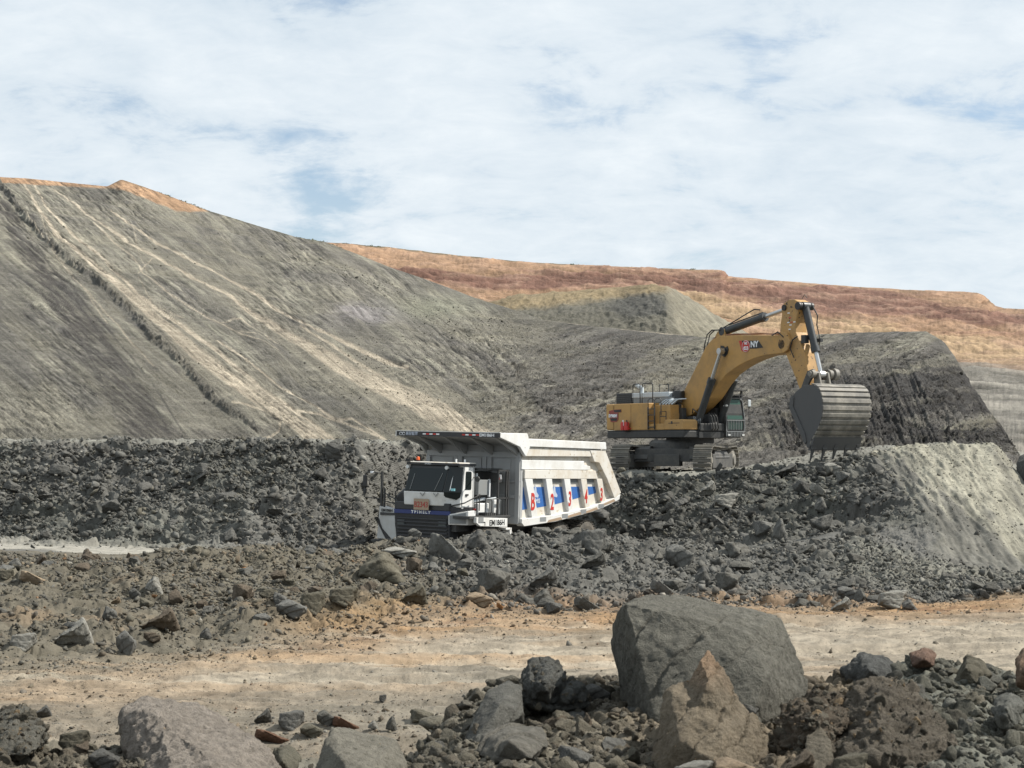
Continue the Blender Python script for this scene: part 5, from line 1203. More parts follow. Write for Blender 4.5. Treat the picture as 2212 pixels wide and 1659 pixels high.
def clod_protos(n, seed):
    out = []
    for i in range(n):
        bm = bmesh.new(); bmesh.ops.create_icosphere(bm, subdivisions=3, radius=1); bm.verts.index_update()
        V = np.array([v.co[:] for v in bm.verts]); F = np.array([[v.index for v in f.verts] for f in bm.faces]); bm.free()
        r = random.Random(seed + i)
        for k in range(9):      # plane cuts give broken faces
            d = np.array(Vector((r.gauss(0, 1), r.gauss(0, 1), r.gauss(0, 1))).normalized()[:]); t = r.uniform(.45, .8)
            h = V @ d; V = V - np.clip(h - t, 0, None)[:, None] * d[None]
        q = V * 2.2 + i * 5
        V = V * (1 + .34 * fbm3(q, seed + i, 4, .6) - .22 * np.abs(fbm3(q * 2.1, seed + i + 5, 3, .6)))[:, None]
        V = V * np.array([.62, .62 * r.uniform(.7, 1), .62 * r.uniform(.55, .9)])[None]
        out.append((V, F))
    return out
def rotmats(n, rs, flat=.6):
    """random turns: any heading, tilted off level by a limited amount"""
    a = rs.rand(n) * 2 * np.pi; b = rs.randn(n) * flat; c = rs.randn(n) * flat
    ca, sa_, cb, sb_, cc, sc_ = np.cos(a), np.sin(a), np.cos(b), np.sin(b), np.cos(c), np.sin(c)
    Z = np.zeros((n, 3, 3)); Z[:, 0, 0] = ca; Z[:, 0, 1] = -sa_; Z[:, 1, 0] = sa_; Z[:, 1, 1] = ca; Z[:, 2, 2] = 1
    Xr = np.zeros((n, 3, 3)); Xr[:, 0, 0] = 1; Xr[:, 1, 1] = cb; Xr[:, 1, 2] = -sb_; Xr[:, 2, 1] = sb_; Xr[:, 2, 2] = cb
    Yr = np.zeros((n, 3, 3)); Yr[:, 1, 1] = 1; Yr[:, 0, 0] = cc; Yr[:, 0, 2] = sc_; Yr[:, 2, 0] = -sc_; Yr[:, 2, 2] = cc
    return Yr @ Xr @ Z
def rubble_object(name, pos, size, col, rs, flat=.6, mat=None, PROT=None):
    PROT = PROT or PROT0; n = len(pos); Rm = rotmats(n, rs, flat); pid = rs.randint(0, len(PROT), n)
    VV, FF, CC = [], [], []; base = 0
    for k, (V, F) in enumerate(PROT):
        m = pid == k; c = m.sum()
        if not c: continue
        v = np.einsum('nij,vj->nvi', Rm[m], V) * size[m][:, None, None] + pos[m][:, None, :]
        f = F[None] + (np.arange(c) * len(V))[:, None, None] + base
        VV.append(v.reshape(-1, 3)); FF.append(f.reshape(-1, 3)); base += c * len(V)
        CC.append(np.repeat(col[m], len(V), 0))
    VV = np.concatenate(VV); FF = np.concatenate(FF).astype(np.int32); CC = np.concatenate(CC)
    me = bpy.data.meshes.new(name)
    me.vertices.add(len(VV)); me.vertices.foreach_set('co', VV.astype(np.float32).reshape(-1))
    me.loops.add(FF.size); me.loops.foreach_set('vertex_index', FF.reshape(-1))
    me.polygons.add(len(FF)); me.polygons.foreach_set('loop_start', np.arange(0, FF.size, 3, dtype=np.int32)); me.polygons.foreach_set('loop_total', np.full(len(FF), 3, np.int32))
    at = me.color_attributes.new('Col', 'FLOAT_COLOR', 'POINT'); c4 = np.ones((len(VV), 4), np.float32); c4[:, :3] = np.clip(CC, .01, 1); at.data.foreach_set('color', c4.reshape(-1))
    me.update(); me.materials.append(mat or M_rock)
    o = bpy.data.objects.new(name, me); C.objects.link(o); return o

# ---- shaped boulders
def remesh(bm, name, voxel, sm=2):
    me = bpy.data.meshes.new(name); bm.to_mesh(me); bm.free()
    o = bpy.data.objects.new('tmp', me); C.objects.link(o)
    m = o.modifiers.new('r', 'REMESH'); m.mode = 'VOXEL'; m.voxel_size = voxel
    if sm:
        s = o.modifiers.new('s', 'SMOOTH'); s.iterations = sm; s.factor = .5
    dg = bpy.context.evaluated_depsgraph_get()
    new = bpy.data.meshes.new_from_object(o.evaluated_get(dg)); bpy.data.objects.remove(o); bpy.data.meshes.remove(me)
    return new
def roughen(me, amp, scale, seed, col, pit=0.0, colvar=.2, tops=None, ledge=0.0):
    n = len(me.vertices); co = np.empty(n * 3, np.float32); me.vertices.foreach_get('co', co); co = co.reshape(-1, 3).astype(float)
    no = np.empty(n * 3, np.float32); me.vertices.foreach_get('normal', no); no = no.reshape(-1, 3)
    q = co * scale
    h = fbm3(q, seed, 5, .55); cell = fbm3(q * .45, seed + 9, 2)
    ridg = -np.abs(fbm3(q * 1.7, seed + 20, 4, .6))
    d = amp * (h * .8 + ridg * .7 + cell * .9) + amp * .55 * (fbm3(q * 5.5, seed + 25, 4, .65))
    if ledge:
        ax = np.array(Vector((math.sin(seed), math.cos(seed * 1.7), 1.3 * math.sin(seed * 2.3))).normalized()[:])
        t_ = (co @ ax) * scale * 1.3 + .55 * fbm3(q * .7, seed + 80, 3); fr_ = t_ - np.floor(t_)
        d += ledge * ((fr_ - .5) + .35 * (np.abs(fr_ - .02) < .06) * -1.0)
        ck = np.abs(fbm3(q * .9, seed + 90, 3)); d -= ledge * .4 * np.clip(1 - ck / .02, 0, 1)
    if pit: d -= pit * np.clip(fbm3(q * 2.6, seed + 31, 3) - .22, 0, 1) * 3
    co += no * d[:, None]
    me.vertices.foreach_set('co', co.astype(np.float32).reshape(-1))
    at = me.color_attributes.new('Col', 'FLOAT_COLOR', 'POINT'); c4 = np.ones((n, 4), np.float32)
    c = np.array(col)[None] * (1 + colvar * fbm3(q * .8, seed + 50, 4, .6) + colvar * .6 * fbm3(q * 5, seed + 60, 3))[:, None]
    if tops is not None:
        t = np.clip(tops[1](co) + .5 * fbm3(q * .9, seed + 70, 4), 0, 1)[:, None]; c = c * (1 - t) + np.array(tops[0])[None] * t
    c4[:, :3] = np.clip(c, .01, 1); at.data.foreach_set('color', c4.reshape(-1))
    me.polygons.foreach_set('use_smooth', np.ones(len(me.polygons), bool)); me.update()
def boulder_mesh(seed, col, sx=1, sy=.8, sz=.75, npts=13, voxel=.032, round_=-.02):
    rs = random.Random(seed); pts = []
    for j in range(npts):
        v = Vector((rs.gauss(0, 1), rs.gauss(0, 1), rs.gauss(0, 1))).normalized()
        v = v * rs.uniform(.88, 1.04)
        lim = .72 + round_ * .3
        v = Vector([max(-lim, min(lim, c)) for c in v])
        pts.append((v.x * sx * .6, v.y * sy * .6, v.z * sz * .6))
    me = remesh(hull_bm(pts), 'boulder', voxel, 1)
    roughen(me, .036, 3.4, seed, col, colvar=.28, ledge=.03); me.materials.append(M_rock)
    # normalise to unit width and height
    co = np.empty(len(me.vertices) * 3, np.float32); me.vertices.foreach_get('co', co); co = co.reshape(-1, 3)
    mn, mx = co.min(0), co.max(0); co = (co - (mn + mx) / 2) / (mx - mn)[None]; me.vertices.foreach_set('co', co.reshape(-1)); me.update()
    return me
PAL = {'dark': (.134, .131, .119), 'blue': (.142, .137, .120), 'grey': (.170, .167, .152), 'pale': (.30, .29, .255), 'olive': (.152, .139, .105),
       'brown': (.145, .118, .088), 'tan': (.31, .24, .165), 'orange': (.38, .19, .08), 'rust': (.15, .085, .055)}
BM = {}
def get_mesh(colname, k):
    key = (colname, k)
    if key not in BM: BM[key] = boulder_mesh(100 + k * 7, PAL[colname], npts=9 + k % 3 * 2, sy=.75 + .06 * (k % 4), sz=.7 + .08 * (k % 3))
    return BM[key]
gpix = np.stack([G_X.reshape(-1), ydof(G_P[..., 2], G_P[..., 1])[0].reshape(-1)], 1)
gfl = G_P.reshape(-1, 3)
def ground_at(x, y, near_first=True):
    """the ground place seen at this spot of the photograph"""
    m = (np.abs(gpix[:, 0] - x) < 2.2) & (np.abs(gpix[:, 1] - y) < 3.5)
    idx = np.nonzero(m)[0]
    if len(idx) == 0:
        idx = np.array([np.argmin(((gpix - (x, y)) ** 2).sum(1))])
    i = idx[np.argmin(gfl[idx, 1])]
    return Vector(gfl[i])
rs_ = random.Random(5)
taken = []
def put_rock(cx, cy, w, h, colname, k, label, group=None, d=None, name='boulder', turn=None):
    base = ground_at(cx, min(cy + .38 * h, 1655)) if d is None else pt(cx, cy, d)
    dd = base.y; s = dd / FD
    o = bpy.data.objects.new(name, get_mesh(colname, k)); C.objects.link(o)
    o.scale = (w * s * 1.06, w * s * .9, h * s * 1.12)
    o.location = Vector((base.x, dd + w * s * .12, zof(cy + .08 * h, dd)))
    o.rotation_euler = (0, 0, 0)
    if turn: o.rotation_euler = (0, turn, 0)
    tag(o, label, 'boulder' if w > 30 else 'rock', group); taken.append((cx, cy, w)); return o
NB = [
 (154, 1367, 73, 62, 'pale', 0, 'large pale grey boulder, biggest one near the foot of the left rubble berm'),
 (52, 1386, 50, 36, 'pale', 1, 'low brownish pale rock left of the large pale boulder'),
 (273, 1388, 40, 52, 'grey', 2, 'upright pointed grey slab at the left roadside below the berm'),
 (75, 1247, 62, 28, 'tan', 3, 'long pinkish tan slab high on the left berm'),
 (336, 1262, 36, 34, 'pale', 4, 'pale grey rock halfway up the left berm'),
 (527, 1232, 16, 14, 'orange', 5, 'small round orange rock near the top of the berm'),
 (249, 1297, 20, 17, 'tan', 0, 'small cream rock in the middle of the left berm'),
 (676, 1302, 50, 48, 'olive', 1, 'dark olive rounded boulder on the berm, right of a grey flat one'),
 (630, 1314, 62, 36, 'grey', 2, 'broad grey flat boulder beside the dark olive rounded one'),
 (533, 1321, 38, 22, 'dark', 3, 'low dark rock near the foot of the berm'),
 (446, 1369, 28, 25, 'dark', 4, 'round dark rock lying where the tan road begins'),
 (520, 1280, 42, 38, 'brown', 5, 'crumbly brown lump below the small orange rock'),
 (343, 1339, 72, 50, 'brown', 0, 'wide dark brown lump low on the left berm'),
 (13, 1240, 30, 20, 'olive', 1, 'olive rock at the left edge high on the berm'),
 (292, 1283, 23, 26, 'dark', 2, 'dark upright stone above the small cream rock'),
 (71, 1180, 10, 8, 'dark', 3, 'single small dark stone lying on the pale track behind the berm'),
 (832, 1224, 104, 64, 'olive', 4, 'largest dark olive boulder on the berm, below the front of the truck'),
 (893, 1222, 34, 38, 'brown', 5, 'brown rock leaning on the right end of the largest olive boulder'),
 (892, 1284, 56, 44, 'olive', 0, 'olive grey boulder below the largest olive boulder'),
 (743, 1287, 60, 38, 'olive', 1, 'olive boulder left of centre on the berm slope'),
 (862, 1192, 70, 20, 'pale', 2, 'flat whitish rock patch above the largest olive boulder'),
 (965, 1182, 74, 62, 'grey', 3, 'big grey boulder on the berm under the truck headlight'),
 (1038, 1167, 56, 48, 'dark', 4, 'dark grey boulder under the side skirt of the truck'),
 (1064, 1256, 70, 58, 'blue', 5, 'blue grey block in the middle of the right rubble berm'),
 (1175, 1247, 62, 48, 'grey', 0, 'light bluish boulder right of the blue grey block'),
 (1284, 1168, 54, 52, 'grey', 1, 'tall pale grey boulder hiding the rear tyre of the truck'),
 (1038, 1294, 56, 28, 'tan', 2, 'sandy tan boulder at the foot of the grey rubble'),
 (1078, 1308, 15, 13, 'orange', 3, 'small bright orange stone beside the sandy tan boulder'),
 (1181, 1292, 54, 40, 'blue', 4, 'dark bluish boulder just above the road edge'),
 (1196, 1313, 36, 24, 'dark', 5, 'low dark rock in front of the dark bluish boulder'),
 (1283, 1210, 54, 40, 'blue', 0, 'boulder below the tall pale one by the rear tyre'),
 (965, 1130, 32, 26, 'pale', 1, 'pale rock on the berm crest in front of the truck step'),
 (899, 1152, 28, 22, 'grey', 2, 'grey rock on the berm crest below the truck grille'),
 (1270, 1303, 54, 30, 'blue', 3, 'broad bluish rock left of the huge foreground boulder'),
 (1690, 1143, 36, 48, 'grey', 4, 'upright brownish grey block standing in the dark rubble below the bucket'),
 (1651, 1141, 42, 34, 'grey', 5, 'squat grey block left of the upright block below the bucket'),
 (1696, 1016, 54, 30, 'dark', 0, 'wide flat slab on the rubble top between track and bucket'),
 (1633, 1026, 24, 22, 'pale', 1, 'pale three-sided rock right of the excavator track'),
 (1799, 1011, 36, 24, 'pale', 2, 'pale olive rock directly under the bucket teeth'),
 (1770, 1055, 32, 24, 'pale', 3, 'light rock below the left end of the bucket teeth'),
 (1772, 1090, 34, 34, 'grey', 4, 'grey block below the light rock under the bucket'),
 (1822, 1030, 30, 24, 'grey', 5, 'grey rock near the left edge of the pale cut bank'),
 (1525, 1056, 40, 38, 'pale', 0, 'pale outcrop in the bank face right below the excavator track'),
 (1574, 1080, 52, 30, 'pale', 1, 'pale brown ledge beneath the outcrop below the track'),
 (1467, 1200, 58, 50, 'grey', 2, 'grey slab at the top of the berm below the dark bank'),
 (1428, 1268, 48, 32, 'grey', 3, 'grey rock above the left shoulder of the huge foreground boulder'),
 (1521, 1244, 42, 42, 'dark', 4, 'dark rock on the berm above the huge foreground boulder'),
 (1574, 1256, 50, 40, 'blue', 5, 'blue grey rock right of the dark rock above the huge boulder'),
 (1818, 1305, 42, 30, 'pale', 0, 'pale grey block lying at the far edge of the haul road'),
 (1929, 1294, 62, 36, 'pale', 1, 'wide pale-topped slab at the far road edge below the cut bank'),
 (1830, 1280, 44, 26, 'grey', 2, 'grey rock behind the pale block at the far road edge'),
 (2129, 1283, 19, 17, 'dark', 3, 'round dark stone at the foot of the pale cut bank'),
 (1969, 1306, 36, 22, 'grey', 4, 'low grey rock right of the wide pale-topped slab'),
 (568, 1547, 36, 32, 'blue', 0, 'dark grey stone at the left end of the row near the road edge'),
 (630, 1556, 52, 40, 'grey', 1, 'squarish grey block in the row of stones near the road edge'),
 (705, 1551, 36, 32, 'blue', 2, 'grey stone right of the squarish block near the road edge'),
 (748, 1561, 56, 28, 'rust', 3, 'rusty red-brown clod in the row of roadside stones'),
 (850, 1563, 26, 32, 'blue', 4, 'upright bluish stone right of the rusty clod'),
 (910, 1548, 50, 26, 'olive', 5, 'low olive stone at the right end of the roadside row'),
 (85, 1538, 40, 26, 'dark', 0, 'lone dark stone on the road near the left edge'),
 (828, 1508, 15, 15, 'dark', 1, 'small dark stone standing on the middle of the road'),
 (675, 1578, 46, 28, 'olive', 2, 'olive stone just below the rusty clod'),
 (588, 1588, 72, 26, 'rust', 3, 'long brown crumbling clod below the roadside stones'),
 (810, 1566, 24, 18, 'pale', 4, 'small pale stone between the rusty clod and the upright stone'),
 (1225, 1560, 20, 12, 'grey', 5, None),
]
for (x, y, w, h, c, k, lb) in NB:
    if lb: put_rock(x, y, w, h, c, k, lb, turn=(k - 2) * .06, name='boulder' if w > 30 else 'rock')

# ---- foreground boulders, modelled one by one from ridge points (photo place, distance)
def fore(name, pts, voxel, amp, scale, seed, col, label, cat='boulder', pit=0.0, tops=None, extra=None, sm=1, ledge=.016):
    P3 = [pt(*p) for p in pts]; c = sum(P3, Vector()) / len(P3)
    bm = hull_bm([p - c for p in P3])
    if extra:
        for e in extra:
            b2 = hull_bm([pt(*p) - c for p in e]); m2 = bpy.data.meshes.new('t'); b2.to_mesh(m2); b2.free(); bm.from_mesh(m2); bpy.data.meshes.remove(m2)
    me = remesh(bm, name, voxel, sm); roughen(me, amp, scale, seed, col, pit, .26, tops, ledge)
    me.name = name; me.materials.append(M_bould)
    o = bpy.data.objects.new(name, me); C.objects.link(o); o.location = c; tag(o, label, cat); return o
fore('boulder', [(1346, 1300, 11.9), (1324, 1345, 12.5), (1320, 1400, 12.6), (1336, 1500, 12.5), (1358, 1600, 12.3), (1405, 1282, 12.3), (1480, 1290, 12.3), (1570, 1318, 12.3), (1680, 1328, 12.2), (1702, 1372, 12.1),
  (1738, 1450, 12.2), (1742, 1500, 12.1), (1385, 1440, 11.55), (1420, 1575, 11.3), (1362, 1345, 11.75), (1440, 1320, 11.75), (1620, 1370, 11.7), (1650, 1470, 11.4), (1600, 1640, 11.1), (1420, 1640, 11.25), (1730, 1600, 11.9),
  (1420, 1290, 13.2), (1600, 1330, 13.3), (1700, 1500, 13.4), (1380, 1600, 13.3), (1700, 1690, 13.2), (1400, 1700, 12.8), (1560, 1700, 11.2)],
  .011, .024, 3.0, 11, (.172, .165, .138), 'huge dark grey angular boulder rising above the foreground pile', pit=.008, sm=0, ledge=.022)
fore('boulder', [(1446, 1484, 10.5), (1490, 1470, 10.6), (1560, 1476, 10.6), (1598, 1530, 10.5), (1640, 1552, 10.35), (1664, 1598, 10.3), (1650, 1690, 10.0), (1600, 1710, 9.75), (1436, 1500, 10.5), (1430, 1560, 10.3), (1412, 1640, 10.15), (1410, 1710, 10.0),
  (1500, 1540, 10.15), (1560, 1580, 10.0), (1470, 1600, 9.95), (1540, 1640, 9.8), (1620, 1600, 11.2), (1440, 1600, 11.1), (1500, 1490, 11.1), (1540, 1730, 11.0)],
  .010, .024, 5.0, 23, (.235, .195, .14), 'pointed sandy tan boulder leaning in front of the huge dark boulder', pit=.012, ledge=.018,
  extra=[[(1530, 1406, 10.7), (1512, 1424, 10.6), (1550, 1422, 10.6), (1488, 1480, 10.5), (1592, 1484, 10.5), (1530, 1470, 10.3), (1530, 1430, 10.95), (1500, 1540, 10.2), (1590, 1560, 10.2), (1540, 1500, 11.0), (1600, 1540, 10.9), (1470, 1530, 10.9)]],
  tops=((.36, .235, .145), lambda co: (co[:, 2] - .22) * 2.6))
fore('boulder', [(266, 1532, 11.0), (262, 1570, 10.9), (268, 1616, 10.7), (312, 1514, 11.2), (420, 1528, 11.2), (345, 1545, 10.6), (352, 1600, 10.3), (500, 1560, 11.0), (560, 1605, 10.7), (620, 1668, 10.3), (640, 1720, 10.0), (470, 1640, 10.0), (380, 1700, 9.8), (330, 1690, 10.0),
  (420, 1540, 11.9), (540, 1620, 11.9), (300, 1540, 11.8), (640, 1720, 11.4), (280, 1690, 11.2)],
  .010, .042, 4.0, 37, (.30, .265, .225), 'broad pale pinkish grey boulder at the lower left foreground', pit=.01, sm=0, ledge=.028,
  tops=((.13, .125, .11), lambda co: -.55 - co[:, 0] * 1.6))
fore('boulder', [(716, 1569, 10.3), (702, 1600, 10.1), (672, 1680, 9.9), (668, 1720, 9.9), (762, 1576, 10.4), (852, 1600, 10.4), (878, 1650, 10.2), (885, 1720, 10.0), (740, 1640, 9.7), (800, 1660, 9.65), (770, 1720, 9.4), (740, 1580, 10.9), (860, 1620, 11.0), (700, 1700, 10.8)],
  .010, .020, 4.0, 41, (.235, .22, .18), 'smooth wedge-shaped grey boulder at the bottom edge, left of centre')
fore('boulder', [(1126, 1456, 12.2), (1148, 1434, 12.3), (1186, 1424, 12.3), (1212, 1440, 12.2), (1218, 1480, 12.0), (1190, 1530, 11.8), (1140, 1530, 11.8), (1130, 1490, 11.9), (1176, 1474, 11.65), (1180, 1440, 12.9), (1200, 1520, 12.8), (1150, 1530, 12.7)],
  .012, .045, 6.0, 47, (.115, .115, .104), 'knobbly dark boulder on the crest of the foreground pile left of the huge boulder', ledge=.03,
  extra=[[(1196, 1480, 12.2), (1236, 1462, 12.2), (1266, 1480, 12.1), (1270, 1520, 11.9), (1200, 1535, 11.8), (1230, 1500, 11.8), (1230, 1490, 12.7), (1190, 1510, 12.5)]])
fore('boulder', [(1048, 1492, 11.5), (1098, 1466, 11.7), (1128, 1480, 11.6), (1135, 1540, 11.3), (1060, 1600, 10.9), (985, 1640, 10.8), (1010, 1580, 11.1), (1080, 1520, 11.1), (1090, 1480, 12.2), (1130, 1600, 12.0), (1000, 1640, 11.8)],
  .012, .016, 4.0, 51, (.145, .142, .125), 'smooth dark slab sloping down the left side of the foreground pile')
fore('boulder', [(1042, 1590, 10.5), (1100, 1566, 10.6), (1172, 1572, 10.5), (1182, 1610, 10.2), (1150, 1640, 10.0), (1060, 1650, 10.0), (1034, 1630, 10.2), (1100, 1600, 9.95), (1090, 1600, 11.1), (1160, 1630, 11.0)],
  .012, .016, 4.0, 53, (.175, .165, .14), 'rounded grey brown rock low in the foreground pile below the dark slab')
fore('boulder', [(1846, 1480, 10.8), (1880, 1462, 10.9), (1935, 1458, 10.9), (1985, 1500, 10.7), (2030, 1560, 10.4), (2095, 1640, 10.1), (2110, 1720, 9.9), (1800, 1700, 9.9), (1780, 1640, 10.1), (1810, 1540, 10.5), (1900, 1530, 10.2), (1950, 1600, 9.9), (1880, 1640, 9.75), (1920, 1480, 11.7), (2050, 1640, 11.4), (1820, 1640, 11.3)],
  .012, .075, 4.2, 57, (.150, .130, .102), 'big crumbly brown mound of earth and stone at the lower right', pit=.03)
fore('boulder', [(1672, 1560, 10.5), (1700, 1510, 10.7), (1760, 1482, 10.8), (1830, 1500, 10.7), (1838, 1560, 10.3), (1800, 1610, 10.1), (1720, 1640, 10.1), (1680, 1610, 10.3), (1760, 1550, 10.1), (1750, 1520, 11.3), (1820, 1600, 11.1)],
  .012, .070, 5.0, 59, (.135, .110, .082), 'rough brown lump between the sandy tan boulder and the big brown mound', pit=.03)
fore('boulder', [(1738, 1590, 10.05), (1770, 1570, 10.1), (1800, 1600, 9.95), (1806, 1650, 9.8), (1770, 1680, 9.7), (1740, 1640, 9.85), (1770, 1620, 10.5)],
  .010, .02, 6.0, 61, (.17, .15, .115), 'small upright brownish rock in front of the rough brown lump', 'rock')
fore('boulder', [(1818, 1448, 13.4), (1860, 1410, 13.6), (1905, 1420, 13.5), (1950, 1455, 13.4), (1930, 1490, 13.1), (1850, 1490, 13.0), (1880, 1450, 12.9), (1880, 1440, 14.2)],
  .014, .045, 5.0, 63, (.120, .122, .115), 'dark knobbly rock on the left crest of the right-hand pile')
fore('rock', [(1965, 1412, 13.4), (1998, 1396, 13.5), (2025, 1412, 13.4), (2020, 1440, 13.2), (1970, 1440, 13.2), (1998, 1425, 13.0), (2000, 1425, 13.9)],
  .012, .02, 6.0, 67, (.20, .13, .095), 'small reddish brown rock on top of the right-hand pile', 'rock')
fore('rock', [(2192, 1425, 12.6), (2215, 1400, 12.7), (2250, 1430, 12.6), (2240, 1500, 12.4), (2195, 1480, 12.3), (2215, 1450, 12.2), (2230, 1450, 13.1)],
  .012, .02, 6.0, 69, (.23, .16, .11), 'brown rock cut by the right edge above the pile', 'rock')
fore('boulder', [(-60, 1560, 10.6), (10, 1526, 10.8), (55, 1524, 10.8), (92, 1560, 10.5), (104, 1600, 10.2), (60, 1630, 9.9), (-40, 1640, 9.9), (20, 1580, 10.1), (20, 1560, 11.4), (80, 1600, 11.2)],
  .012, .035, 5.0, 71, (.150, .142, .118), 'dark earthy boulder at the lower left corner')
fore('rock', [(590, 1612, 11.4), (625, 1608, 11.5), (648, 1640, 11.2), (640, 1680, 10.9), (590, 1680, 10.9), (610, 1640, 10.8), (620, 1640, 11.9)],
  .012, .02, 5.0, 73, (.155, .145, .11), 'olive rock just behind the broad pale boulder', 'rock')
fore('rock', [(2150, 1510, 11.5), (2185, 1490, 11.6), (2212, 1520, 11.4), (2200, 1570, 11.1), (2160, 1580, 11.0), (2140, 1545, 11.2), (2175, 1530, 10.95), (2180, 1530, 12.0)],
  .012, .03, 5.0, 77, (.165, .165, .145), 'grey rock half buried at the right side of the right-hand pile', 'rock')
fore('boulder', [(2196, 1010, 65), (2202, 985, 66), (2240, 965, 67), (2300, 985, 66), (2320, 1100, 65), (2220, 1110, 64), (2194, 1080, 64), (2240, 1000, 63.5), (2260, 1090, 63), (2240, 1010, 69), (2290, 1080, 69)],
  .09, .12, .9, 79, (.085, .085, .078), 'dark rock mass cut by the right edge beside the pale bank')

EX = [
 (1261, 1580, 46, 78, 'brown', 0, 'egg-shaped brown stone standing in the shaded foreground pile', 11.3),
 (1210, 1545, 58, 44, 'olive', 1, 'olive rock below the knobbly dark boulder on the pile', 11.9),
 (1290, 1500, 56, 42, 'dark', 2, 'dark rock against the left side of the huge boulder', 12.6),
 (1000, 1560, 54, 40, 'olive', 3, 'olive rock at the left edge of the foreground pile', 11.9),
 (950, 1622, 60, 40, 'dark', 4, 'dark rock at the lower left foot of the foreground pile', 10.9),
 (1240, 1640, 74, 44, 'grey', 5, 'grey rock at the bottom edge below the egg-shaped brown stone', 10.1),
 (1350, 1640, 66, 46, 'olive', 0, 'olive rock at the bottom edge left of the sandy tan boulder', 10.3),
 (1500, 1668, 84, 40, 'pale', 1, 'pale clod at the bottom edge in front of the sandy tan boulder', 9.4),
 (1590, 1664, 90, 46, 'tan', 2, 'crumbly tan clod at the bottom edge right of the pale clod', 9.4),
 (1640, 1500, 52, 42, 'dark', 3, 'dark clump in the gap right of the huge boulder', 11.9),
 (1700, 1480, 46, 34, 'olive', 4, 'olive clump on the crest just right of the huge boulder', 12.6),
 (1612, 1540, 46, 40, 'dark', 5, 'dark clump between the huge boulder and the rough brown lump', 11.3),
 (1720, 1650, 84, 50, 'brown', 0, 'brown clod at the bottom edge below the rough brown lump', 9.6),
 (1840, 1655, 76, 50, 'olive', 1, 'olive clod at the bottom edge in front of the brown mound', 9.5),
 (2060, 1462, 64, 44, 'olive', 2, 'flat-topped olive rock on the crest of the right-hand pile', 13.4),
 (2010, 1500, 60, 44, 'grey', 3, 'grey rock just below the crest of the right-hand pile', 12.7),
 (2110, 1520, 70, 50, 'olive', 4, 'broad olive rock in the middle of the right-hand pile', 12.2),
 (2140, 1625, 84, 54, 'grey', 5, 'grey rock near the lower right corner', 10.8),
 (2195, 1610, 60, 50, 'olive', 0, 'olive rock cut by the right edge near the corner', 10.9),
 (160, 1600, 60, 40, 'olive', 1, 'olive clod between the corner boulder and the pale boulder', 10.6),
 (225, 1640, 62, 40, 'dark', 2, 'dark clod touching the left foot of the pale boulder', 10.2),
]
for (x, y, w, h, c, k, lb, d_) in EX: put_rock(x, y, w, h, c, k, lb, d=d_, turn=(k - 2) * .1)
# ---- rubble scattered over banks, berms, road and slope
rs = np.random.RandomState(42)
def sample(mask, n, P=G_P, X=G_X):
    w = np.clip(mask, 0, None).reshape(-1).copy(); xx = X.reshape(-1); w[(xx < -60) | (xx > 2290)] *= .12
    w /= w.sum(); i = rs.choice(len(w), n, p=w); return i
def zone(nm, mask, n, med, sig, cols, wts, P=G_P, X=G_X, N=G_N, flat=.6, maxpx=46, sink=.12, ref=None, mix=.35):
    i = sample(mask, n, P, X); p = P.reshape(-1, 3)[i].copy(); nn = N.reshape(-1, 3)[i]
    px = np.minimum(med * np.exp(sig * rs.randn(n)), maxpx)
    size = px * p[:, 1] / FD
    p += nn * (size * sink)[:, None] + np.stack([rs.randn(n), rs.randn(n), np.zeros(n)], 1) * (size * .5)[:, None]
    c = np.array([PAL[k] for k in cols])[rs.choice(len(cols), n, p=np.array(wts) / sum(wts))]
    if ref is not None:
        c = c * (1 - mix) + ref.reshape(-1, 3)[i] * mix
    c = c * (1 + .22 * rs.randn(n))[:, None]
    return dict(name=nm, pos=p, px=px, size=size, col=np.clip(c, .02, .6), flat=flat, x=X.reshape(-1)[i])
left = 1 - sstep(820, 1080, G_X)
bnk = np.clip(G_bank * (1 - G_cut) * (1 - .6 * G_scree), 0, 1)
pat = sstep(-.2, .4, fbm(G_P[..., 0] / 4, G_P[..., 1] / 4, 777, 3))
